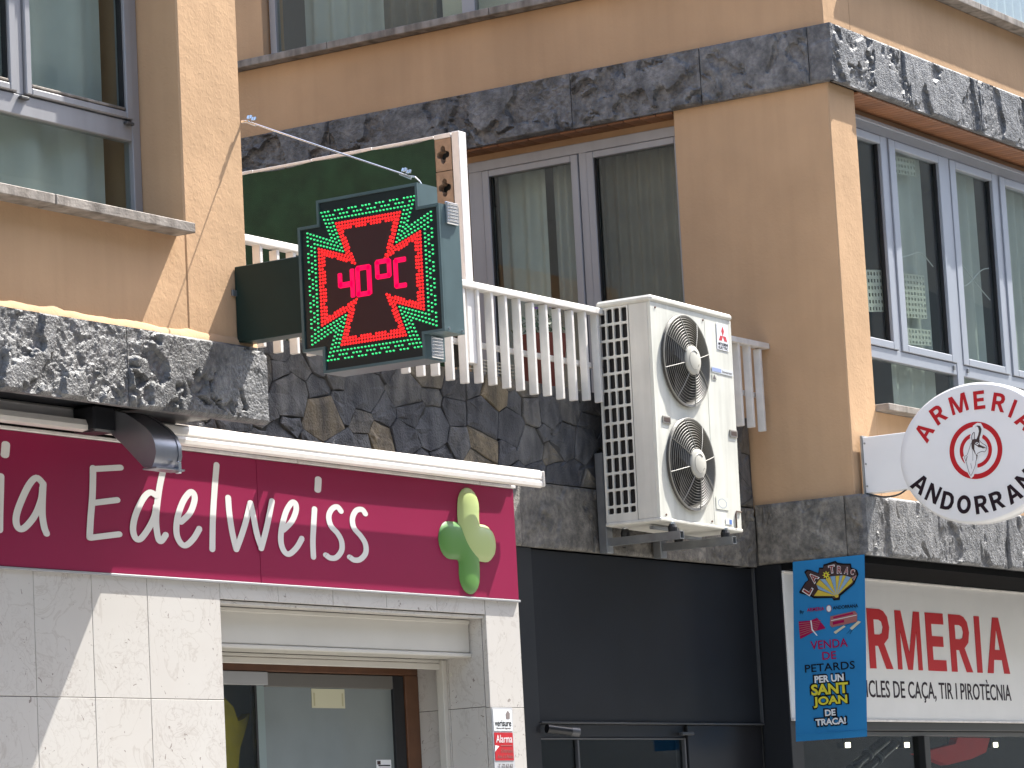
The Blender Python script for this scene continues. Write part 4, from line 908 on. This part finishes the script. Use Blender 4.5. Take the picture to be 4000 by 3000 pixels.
for k, (xa, zt, lbl) in enumerate(((16.82, 3.915, 'grey steel bracket under the left side of the air conditioner'), (17.446, 3.44, 'grey steel bracket under the right side of the air conditioner'))):
    br = thing('wall_bracket', lbl, 'bracket', (xa+.03, 10.08, 3.33))
    B('wall_rail', STEEL, br, (xa, xa+.072, 10.02, 10.075, 3.325, zt), c=.004)
    # hollow square arm
    v, fs = curve_mesh([[(xa+.022, 3.366), (xa+.068, 3.366), (xa+.068, 3.412), (xa+.022, 3.412)], [(xa+.026, 3.370), (xa+.064, 3.370), (xa+.064, 3.408), (xa+.026, 3.408)]], .50)
    mb = MB(); mb.add([(a, 9.79-c, b) for a, b, c in v], fs); am = ob('arm', mb, STEEL, br)
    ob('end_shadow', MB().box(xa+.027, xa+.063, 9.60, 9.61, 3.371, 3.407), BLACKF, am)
    for yy in (9.60, 9.92):
        mb = MB(); mb.tube([(xa+.045, yy, 3.413), (xa+.045, yy, 3.435), (xa+.045, yy, 3.456)], [.026, .028, .02], 12); ob('rubber_foot', mb, RUBBER, br)
        mb = MB(); mb.tube([(xa+.045, yy, 3.452), (xa+.045, yy, 3.466)], .016, 6); ob('bolt', mb, CHROME, br)
    B('cross_rail', STEEL, br, (xa, xa+.3, 9.70+.2*k, 9.73+.2*k, 3.436, 3.456), c=.003)
    mb = MB(); mb.tube([(xa+.085, 10.07, 3.345), (xa+.085, 10.07, 3.40)], [.02, .025], 8); ob('anchor', mb, RUBBER, br)

# ================================================================ ARMERIA SHOP (ground floor, right)
ag = thing('shopfront', 'black framed corner shop window below the white gun shop sign', 'shopfront', (20, 9.95, .13))
B('corner_post', BLACKP, ag, (18.79, 18.95, 9.932, 10.13, .13, 3.34), c=.004)
B('soffit', mat('matt_black', (.008, .008, .008), .95, spec=.05), ag, (18.80, 27, 9.372, 10.4, 3.30, 3.342), c=0)
B('bottom_rail', BLACKF, ag, (18.96, 27, 9.935, 10.05, 2.296, 2.358), c=.003)
B('window_head', mat('dark_trim', (.05, .052, .055), .3), ag, (18.96, 27, 9.965, 10.05, 2.262, 2.293), c=.003)
B('mullion', BLACKF, ag, (20.715, 20.80, 9.94, 10.03, .13, 2.261), c=.004)
B('mullion', BLACKF, ag, (22.7, 22.78, 9.94, 10.03, .13, 2.261), c=.004)
ob('pane', MB().box(18.96, 20.715, 9.985, 9.991, .2, 2.262), GLASS2, ag); ob('pane', MB().box(20.80, 22.7, 9.985, 9.991, .2, 2.262), GLASS2, ag)
B('interior', DARKROOM, ag, (18.9, 60, 13.0, 13.1, .13, 3.3), (18.96, 60, 10.4, 13, 2.9, 3.3), (18.8, 18.88, 10.14, 13, .13, 3.3), c=0)
for k, (x_, z_) in enumerate(((19.75, 2.262), (20.04, 2.225), (20.78, 2.238), (21.50, 2.232), (21.70, 2.238), (22.45, 2.228), (23.2, 2.238))):
    q = thing('ceiling_spot', ('spot light behind the blue banner edge', 'second spot light from the blue banner', 'spot light above the black telescope tubes', 'spot light left of the dark window mullion', 'spot light right of the dark window mullion', 'spot light in front of the red canopy', 'spot light at the right end of the shop window')[k], 'lamp', (x_, 10.55, z_), 'spot lights inside the corner shop')
    B('lens', mat('spot_glow', (.8, .8, .6), .4, em=(1, .92, .68), es=3), q, (x_-.022, x_+.022, 10.54, 10.56, z_-.018, z_+.018), c=.003); B('housing', BLACKF, q, (x_-.026, x_+.026, 10.562, 10.62, z_-.02, z_+.02), c=.002); B('stem', BLACKF, q, (x_-.004, x_+.004, 10.58, 10.59, z_+.02, 2.9), c=0)
for k, (p, q, lbl) in enumerate((((20.86, 10.3, 2.26), (20.30, 10.3, 2.06), 'long black telescope tube leaning left in the shop window'), ((21.10, 10.35, 2.24), (20.55, 10.35, 2.03), 'second black telescope tube behind the first in the shop window'))):
    te = thing('telescope', lbl, 'telescope', q); P, Q = Vector(p), Vector(q)
    mb = MB(); mb.tube([P, P.lerp(Q, .45), P.lerp(Q, .46), P.lerp(Q, .8), P.lerp(Q, .81), Q], [.035, .035, .028, .028, .034, .034], 14); ob('tube', mb, mat('satin_black', (.02, .02, .021), .25), te, smooth=.7)
    mb = MB(); mb.tube([P.lerp(Q, .5), P.lerp(Q, .54)], .042, 14); ob('ring', mb, mat('satin_grey', (.07, .07, .07), .3), te, smooth=.7)
rc = thing('red_canopy', 'red fabric canopy hanging inside the gun shop window', 'canopy', (21.6, 10.15, 2.07))
RED = mat('red_fabric', (.60, .012, .012), .6, vary=.15, vscale=5)
mb = MB(); mb.prism([(21.02, 2.155), (21.60, 2.22), (21.61, 2.262), (22.15, 2.26), (22.13, 2.16), (21.91, 2.115), (21.54, 2.075)], lambda u, v, q: (u, 10.10+q+(2.3-v)*.3, v), 0, .06); ob('cloth', mb, RED, rc)
asn = thing('shop_sign', 'white lit gun shop sign with red capitals over the corner shop window', 'sign', (20, 9.92, 2.36))
B('panel', SIGNW, asn, (18.80, 27, 9.922, 10.05, 2.366, 3.285), c=.002)
B('frame', WHITEP, asn, (18.795, 27, 9.908, 9.93, 2.352, 2.366), (18.795, 27, 9.908, 9.93, 3.285, 3.297), c=.002)
fa = fnA(9.9218)
for ch, a, b in (('A', 19.44, 19.83), ('R', 19.935, 20.27), ('M', 20.35, 20.725), ('E', 20.815, 21.105), ('R', 21.185, 21.52), ('I', 21.60, 21.685), ('A', 21.77, 22.147)): glyph('letter', ch, REDP, asn, fa, (a, b, 2.702, 3.098))
text('letters', 'ARTICLES DE CAÇA, TIR I PIROTÈCNIA', DARKP, asn, fa, (19.57, 22.14, 2.484, 2.654), .006, .002)['kind'] = 'stuff'
# ---- blue hanging banner
bn = thing('hanging_banner', 'blue fireworks sale banner hanging from the stone band at the corner', 'banner', (18.77, 9.6, 2.22))
mb = MB(); nu, nv = 10, 24; V = []
for i in range(nu+1):
    for j in range(nv+1):
        s_, t = i/nu, j/nv; yt = 9.332+(9.835-9.332)*s_; yb = 9.396+(9.896-9.396)*s_; y = yt+(yb-yt)*t; z = 3.344+(2.220-3.344)*t+s_*(.0)
        V.append((18.776+.004*math.sin(t*5+s_*3)*t, y, z))
mb.add(V, [(i*(nv+1)+j, (i+1)*(nv+1)+j, (i+1)*(nv+1)+j+1, i*(nv+1)+j+1) for i in range(nu) for j in range(nv)])
mb.add([(x+.002, y, z) for x, y, z in V], [(i*(nv+1)+j, i*(nv+1)+j+1, (i+1)*(nv+1)+j+1, (i+1)*(nv+1)+j) for i in range(nu) for j in range(nv)])
ob('sheet', mb, BLUE, bn, smooth=True, fix=False)
fb = fnB(18.7715)
def patch(name, pts, m, k=0, parent=bn, fn=None):
    v, fs = curve_mesh([yz(pts)], .0006); mb = MB(); f_ = fn or fb; mb.add([f_(a, b, c+.0004+.0006*k) for a, b, c in v], fs); return ob(name, mb, m, parent)
FO = [(9.795, 3.152), (9.75, 3.207), (9.727, 3.219), (9.751, 3.27), (9.733, 3.283), (9.708, 3.278), (9.656, 3.255), (9.648, 3.287), (9.622, 3.285), (9.617, 3.303), (9.535, 3.318), (9.521, 3.306), (9.482, 3.297), (9.431, 3.292), (9.429, 3.268), (9.393, 3.251), (9.385, 3.224), (9.418, 3.168), (9.518, 3.105), (9.523, 3.082), (9.564, 3.081), (9.573, 3.097), (9.698, 3.106), (9.719, 3.119), (9.792, 3.145)]
cx_, cz_ = 9.59, 3.2
patch('fan_backing', [(a+(a-cx_)*.03, b+(b-cz_)*.04) for a, b in FO], BLACKT, 0); patch('fan_board', [(a-(a-cx_)*.03, b-(b-cz_)*.06) for a, b in FO], BROWNP, 1)
BLD = [(9.697, 3.117), (9.663, 3.155), (9.677, 3.188), (9.649, 3.218), (9.609, 3.214), (9.575, 3.228), (9.538, 3.228), (9.509, 3.227), (9.487, 3.227), (9.465, 3.222), (9.43, 3.209), (9.421, 3.178)]
HUB = (9.54, 3.103)
for i in range(11): patch('fan_blade', [BLD[i], tuple(BLD[i+1][j]+.08*(BLD[i][j]-BLD[i+1][j]) for j in (0, 1)), HUB], (YEL2, CYANP)[i % 2], 2)
patch('fan_rivet', [(HUB[0]+.014*math.cos(t*.6), HUB[1]+.011*math.sin(t*.6)) for t in range(11)], YEL2, 3)
mbp = []
for k in range(16):
    a = k*math.pi/8; q = (.030, .014)[k % 2]; mbp.append((9.602+q*math.cos(a), 3.240+q*.9*math.sin(a)))
patch('spark', mbp, YEL, 3); patch('spark_core', [(9.604+.007*math.cos(t), 3.240+.009*math.sin(t)) for t in range(6)], REDDK, 4)
for ch, (ly, lz), hh, ww, an in (('L', (9.738, 3.157), .062, .055, 55), ('A', (9.692, 3.232), .064, .055, 45), ('T', (9.561, 3.272), .052, .046, 5), ('R', (9.507, 3.264), .050, .036, -6), ('A', (9.458, 3.255), .045, .030, -18), ('C', (9.418, 3.243), .036, .028, -32), ('A', (9.407, 3.207), .030, .022, -50)):
    text('fan_letter_edge', ch, WPRINT, bn, fb, (-ly-ww/2, -ly+ww/2, lz-hh/2, lz+hh/2), .055, .0006, .0026, rot=math.radians(an)); text('fan_letter', ch, REDDK, bn, fb, (-ly-ww*.40, -ly+ww*.40, lz-hh*.42, lz+hh*.42), .02, .0006, .0034, rot=math.radians(an))
def bt(name, s, m, y0_, y1_, z0_, z1_, bold=.0, w0=.001, **k): return text(name, s, m, bn, fb, (-y0_, -y1_, z0_, z1_), bold, .0006, w0, **k)
bt('word', 'By', BLACKT, 9.805, 9.776, 3.010, 3.034, .01); bt('word', 'ARMERIA', MAGP, 9.754, 9.632, 3.022, 3.044, .02); bt('word', 'ANDORRANA', BLACKT, 9.572, 9.396, 3.020, 3.042, .02)
patch('round_mark', [(9.60+.019*math.cos(t*.42), 3.029+.023*math.sin(t*.42)) for t in range(15)], PINKP, 0); patch('round_mark_centre', [(9.60+.015*math.cos(t*.42), 3.029+.019*math.sin(t*.42)) for t in range(15)], WPRINT, 1)
patch('firecracker_bundle', [(9.818, 2.966), (9.734, 2.965), (9.687, 2.978), (9.648, 2.932), (9.632, 2.908), (9.706, 2.897), (9.813, 2.856), (9.816, 2.87)], MAGP, 0)
for i in range(6): patch('bundle_line', [(9.815, 2.955-.015*i), (9.735, 2.955-.011*i), (9.66+.006*i, 2.962-.011*i), (9.66+.006*i, 2.959-.011*i), (9.735, 2.951-.011*i), (9.815, 2.951-.015*i)], PINKP, 1)
patch('bundle_string', [(9.735, 2.966), (9.727, 2.966), (9.722, 2.91), (9.69, 2.868), (9.698, 2.868), (9.73, 2.905)], WPRINT, 2)
patch('firecracker_box', [(9.593, 2.98), (9.423, 3.0), (9.406, 2.981), (9.412, 2.932), (9.587, 2.911), (9.601, 2.925)], PINKP, 0)
patch('box_window', [(9.575, 2.975), (9.435, 2.993), (9.433, 2.982), (9.572, 2.964)], MAGP, 1); patch('box_front', [(9.58, 2.945), (9.50, 2.952), (9.50, 2.935), (9.58, 2.925)], MAGP, 1); patch('box_edge', [(9.59, 2.955), (9.41, 2.975), (9.41, 2.971), (9.59, 2.951)], WPRINT, 2)
CRP = mat('cracker_paper', (.60, .55, .38), .6)
patch('cracker', [(9.578, 2.881), (9.505, 2.916), (9.493, 2.908), (9.565, 2.869)], CRP, 0); patch('cracker', [(9.464, 2.896), (9.402, 2.937), (9.383, 2.929), (9.450, 2.884)], CRP, 0)
for a, b in (((9.462, 2.885), (9.49, 2.862)), ((9.45, 2.884), (9.468, 2.858)), ((9.493, 2.912), (9.465, 2.925))): patch('fuse', [a, (a[0]-.003, a[1]), (b[0]-.003, b[1]), b], BLACKT, 0)
bt('word', 'VENDA', MAGP, 9.745, 9.485, 2.783, 2.836, .012); bt('word', 'DE', MAGP, 9.668, 9.571, 2.714, 2.762, .012); bt('word', 'PETARDS', BLACKT, 9.795, 9.446, 2.643, 2.692, .008)
for s, m_, a, b, z0_, z1_ in (('PER UN', WPRINT, 9.732, 9.528, 2.573, 2.618), ('SANT', YEL, 9.760, 9.502, 2.497, 2.566), ('JOAN', YEL, 9.750, 9.513, 2.419, 2.488), ('DE', WPRINT, 9.674, 9.601, 2.364, 2.404), ('TRACA!', WPRINT, 9.744, 9.533, 2.308, 2.350)):
    bt('word_outline', s, BLACKT, a+.012, b-.012, z0_-.009, z1_+.009, .10); bt('word', s, m_, a, b, z0_, z1_, .035, .0018)
B('hem', BLUE, bn, (18.770, 18.7735, 9.392, 9.888, 2.262, 2.2635), c=0)
# ---- oval projecting sign
ov = thing('oval_sign', 'white oval projecting sign with red and black lettering around a chamois head', 'sign', (18.95, 9.36, 3.74))
OYC, OZC, OA, OB = 8.582, 3.908, .522, .437
mb = MB(); N = 72; V = []; F = []
for sc_, xx in ((.0, 18.884), (.90, 18.885), (.965, 18.888), (.99, 18.898), (1, 18.915), (1, 19.0), (.97, 19.02), (0, 19.02)):
    V += [(xx, OYC+OA*sc_*math.cos(2*math.pi*k/N), OZC+OB*sc_*math.sin(2*math.pi*k/N)) for k in range(N)]
mb.add(V, [(j*N+k, j*N+(k+1) % N, (j+1)*N+(k+1) % N, (j+1)*N+k) for j in range(7) for k in range(N)]); ob('disc', mb, OVALW, ov, smooth=.6)
B('arm_plate', OVALW, ov, (18.90, 18.99, 8.9, 9.355, 3.735, 4.09), c=.004)
B('wall_plate', STEEL, ov, (18.892, 19.0, 9.352, 9.368, 3.73, 4.10), c=.002)
for z_ in (3.78, 3.92, 4.05): ob('screw', MB().tube([(18.894, 9.34, z_), (18.90, 9.34, z_)], .006, 8), STEEL, ov)
mb = MB(); mb.tube(smoothpath([(18.9, 9.35, 3.735), (18.93, 9.25, 3.705), (18.94, 9.15, 3.71), (18.94, 9.08, 3.745)], 5), .006, 6); ob('cable', mb, BLACKF, ov)
fo = fnB(18.884)
for ch, y_, z_, an, wd in (('A', 8.917, 4.074, 52, .10), ('R', 8.812, 4.172, 30, .085), ('M', 8.671, 4.222, 12, .115), ('E', 8.531, 4.229, 0, .075), ('R', 8.402, 4.199, -14, .085), ('I', 8.313, 4.150, -27, .022), ('A', 8.238, 4.072, -44, .10)):
    glyph('letter', ch, REDP, ov, fo, (-y_-wd/2, -y_+wd/2, z_-.057, z_+.057), .002, math.radians(an))
for ch, y_, z_, an, wd in (('A', 8.968, 3.754, -42, .10), ('N', 8.884, 3.686, -29, .085), ('D', 8.790, 3.630, -18, .085), ('O', 8.683, 3.598, -6, .092), ('R', 8.567, 3.587, 4, .085), ('R', 8.462, 3.601, 14, .085), ('A', 8.352, 3.634, 26, .10), ('N', 8.268, 3.706, 38, .085), ('A', 8.19, 3.79, 50, .10)):
    glyph('letter', ch, DARKP, ov, fo, (-y_-wd/2, -y_+wd/2, z_-.056, z_+.056), .002, math.radians(an))
rcy, rcz = 8.578, 3.922
v, fs = curve_mesh([circ(-rcy, rcz, .177, 64), circ(-rcy, rcz, .146, 64)], .002); mb = MB(); mb.add([fo(a, b, c+.001) for a, b, c in v], fs); ob('ring', mb, REDP, ov)
def arc(r0_, r1_, a0, a1, n=24): return [(-(rcy)+r0_*math.cos(a0+(a1-a0)*k/n), rcz+r0_*math.sin(a0+(a1-a0)*k/n)) for k in range(n+1)]+[(-(rcy)+r1_*math.cos(a1+(a0-a1)*k/n), rcz+r1_*math.sin(a1+(a0-a1)*k/n)) for k in range(n+1)]
for a0, a1 in ((math.radians(105), math.radians(222)), (math.radians(-88), math.radians(58))):
    v, fs = curve_mesh([arc(.108, .085, a0, a1)], .002); mb = MB(); mb.add([fo(a, b, c+.001) for a, b, c in v], fs); ob('inner_ring', mb, REDP, ov)
# chamois head
halo = [(8.604, 3.969), (8.640, 3.91), (8.668, 3.89), (8.655, 3.85), (8.642, 3.79), (8.622, 3.752), (8.604, 3.765), (8.574, 3.828), (8.562, 3.885), (8.51, 3.895), (8.492, 3.93), (8.50, 3.952), (8.53, 3.985), (8.524, 4.02), (8.512, 4.05), (8.53, 4.085), (8.555, 4.09), (8.585, 4.075), (8.595, 4.04), (8.61, 4.01)]
pt = lambda n_, p, m_, k: patch(n_, p, m_, k, ov, fo)
pt('emblem_ground', halo, OVALW, 4)
horn = [(8.572, 4.062), (8.555, 4.074), (8.535, 4.068), (8.528, 4.047), (8.534, 4.023), (8.544, 4.0), (8.549, 3.979), (8.567, 3.989), (8.553, 4.015), (8.546, 4.038), (8.55, 4.06), (8.558, 4.069)]
pt('horn', horn, BROWNP, 6)
pt('head_mask', [(8.577, 3.993), (8.55, 3.985), (8.547, 3.968), (8.549, 3.955), (8.527, 3.941), (8.52, 3.939), (8.524, 3.926), (8.539, 3.934), (8.557, 3.939), (8.573, 3.953), (8.583, 3.959), (8.586, 3.93), (8.577, 3.894), (8.566, 3.893), (8.571, 3.872), (8.579, 3.854), (8.575, 3.886), (8.603, 3.942), (8.603, 3.969), (8.596, 3.99)], BROWNP, 6)
pt('eye', [(8.578, 3.965), (8.564, 3.972), (8.550, 3.962), (8.561, 3.951)], OVALW, 8); pt('pupil', [(8.569, 3.963), (8.564, 3.968), (8.557, 3.963), (8.564, 3.957)], BLACKT, 9)
def line(p, w_, k, m_=BROWNP):
    mb = MB(); stroke(mb, [(-a, b) for a, b in p], w_, w_, fo, 0, .0005+.0006*k); ob('outline', mb, m_, ov, fix=False)
line([(8.547, 3.982), (8.534, 3.964), (8.507, 3.944), (8.502, 3.931), (8.506, 3.918), (8.516, 3.906), (8.536, 3.91), (8.562, 3.902), (8.572, 3.893)], .003, 10)
line([(8.604, 3.969), (8.634, 3.903), (8.655, 3.89), (8.646, 3.859), (8.632, 3.795), (8.622, 3.772), (8.613, 3.777), (8.586, 3.828), (8.579, 3.859)], .0025, 10)
line([(8.596, 3.99), (8.594, 4.017), (8.577, 4.033), (8.579, 3.991)], .004, 11); line([(8.60, 3.94), (8.597, 3.90), (8.60, 3.86)], .002, 11); line([(8.645, 3.865), (8.636, 3.89)], .004, 11); line([(8.615, 3.845), (8.612, 3.812)], .002, 11); line([(8.518, 3.934), (8.511, 3.929)], .006, 11)

# ================================================================ reflections in the ribbon window, built as white meshes inside the glass
def reflection_grid(lbl, x0_, x1_, z0_, z1_, n, m_):
    t = thing('reflection_grid', lbl, 'panel', ((x0_+x1_)/2, 9.66, z0_)); loops = [[(x0_, z0_), (x1_, z0_+.03), (x1_, z1_+.03), (x0_, z1_)]]
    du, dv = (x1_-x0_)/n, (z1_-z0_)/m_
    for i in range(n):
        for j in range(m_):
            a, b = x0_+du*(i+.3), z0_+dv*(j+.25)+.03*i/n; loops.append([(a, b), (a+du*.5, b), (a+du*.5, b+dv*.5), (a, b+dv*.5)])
    v, fs = curve_mesh(loops, .004); mb = MB(); mb.add([(a, 9.612-c, b) for a, b, c in v], fs); ob('sheet', mb, mat('reflection_white', (.62, .61, .52), .6), t)  # white grid sheet added behind the pane in place of a reflection
reflection_grid('white grid sheet standing in for a reflection low in the second sash of the ribbon window', 20.09, 20.52, 5.02, 5.32, 9, 8)
reflection_grid('small white grid sheet standing in for a reflection at the bottom of the second sash', 20.10, 20.56, 4.84, 4.95, 9, 3)
reflection_grid('white grid sheet standing in for a reflection in the narrow sash beside the pillar', 19.60, 19.87, 5.0, 5.28, 6, 6)
reflection_grid('white grid sheet standing in for a reflection at the top of the second sash', 20.08, 20.5, 6.0, 6.12, 9, 3)
for lbl, P in (('white line imitating a reflection across the second sash of the ribbon window', [(20.07, 9.612, 5.40), (20.3, 9.612, 5.46), (20.50, 9.612, 5.50), (20.68, 9.612, 5.43)]), ('white line imitating a reflection across the third sash of the ribbon window', [(20.98, 9.612, 5.52), (21.15, 9.612, 5.50), (21.35, 9.612, 5.40), (21.58, 9.612, 5.30)]), ('pale line imitating a reflection, rising to the right in the third sash', [(20.97, 9.612, 5.33), (21.2, 9.612, 5.36), (21.45, 9.612, 5.49), (21.6, 9.612, 5.53)])):
    mb = MB(); mb.tube(smoothpath(P, 5), .004, 5); tag(ob('reflection_line', mb, mat('reflection_line_white', (.7, .7, .68), .6), None), lbl, 'reflection_line')  # cable reflection in the glass, modelled as a thin white tube

# ================================================================ building across the street (seen only as reflections)
ob_ = thing('apartment_building', 'beige building across the street reflected in the glass', 'building', (30, -9, 0))
B('wall', OPPW, ob_, (-20, 90, -22, -9, 0, 18), c=0)
wq = B('window', BLACKF, ob_, (-18.6, -17.2, -9.03, -8.97, 4.5, 6.1), c=.01)
for i in range(36):
    for j in range(3):
        if i or j: share(wq, ob_, (3*i, 0, 3.1*j), 'window')
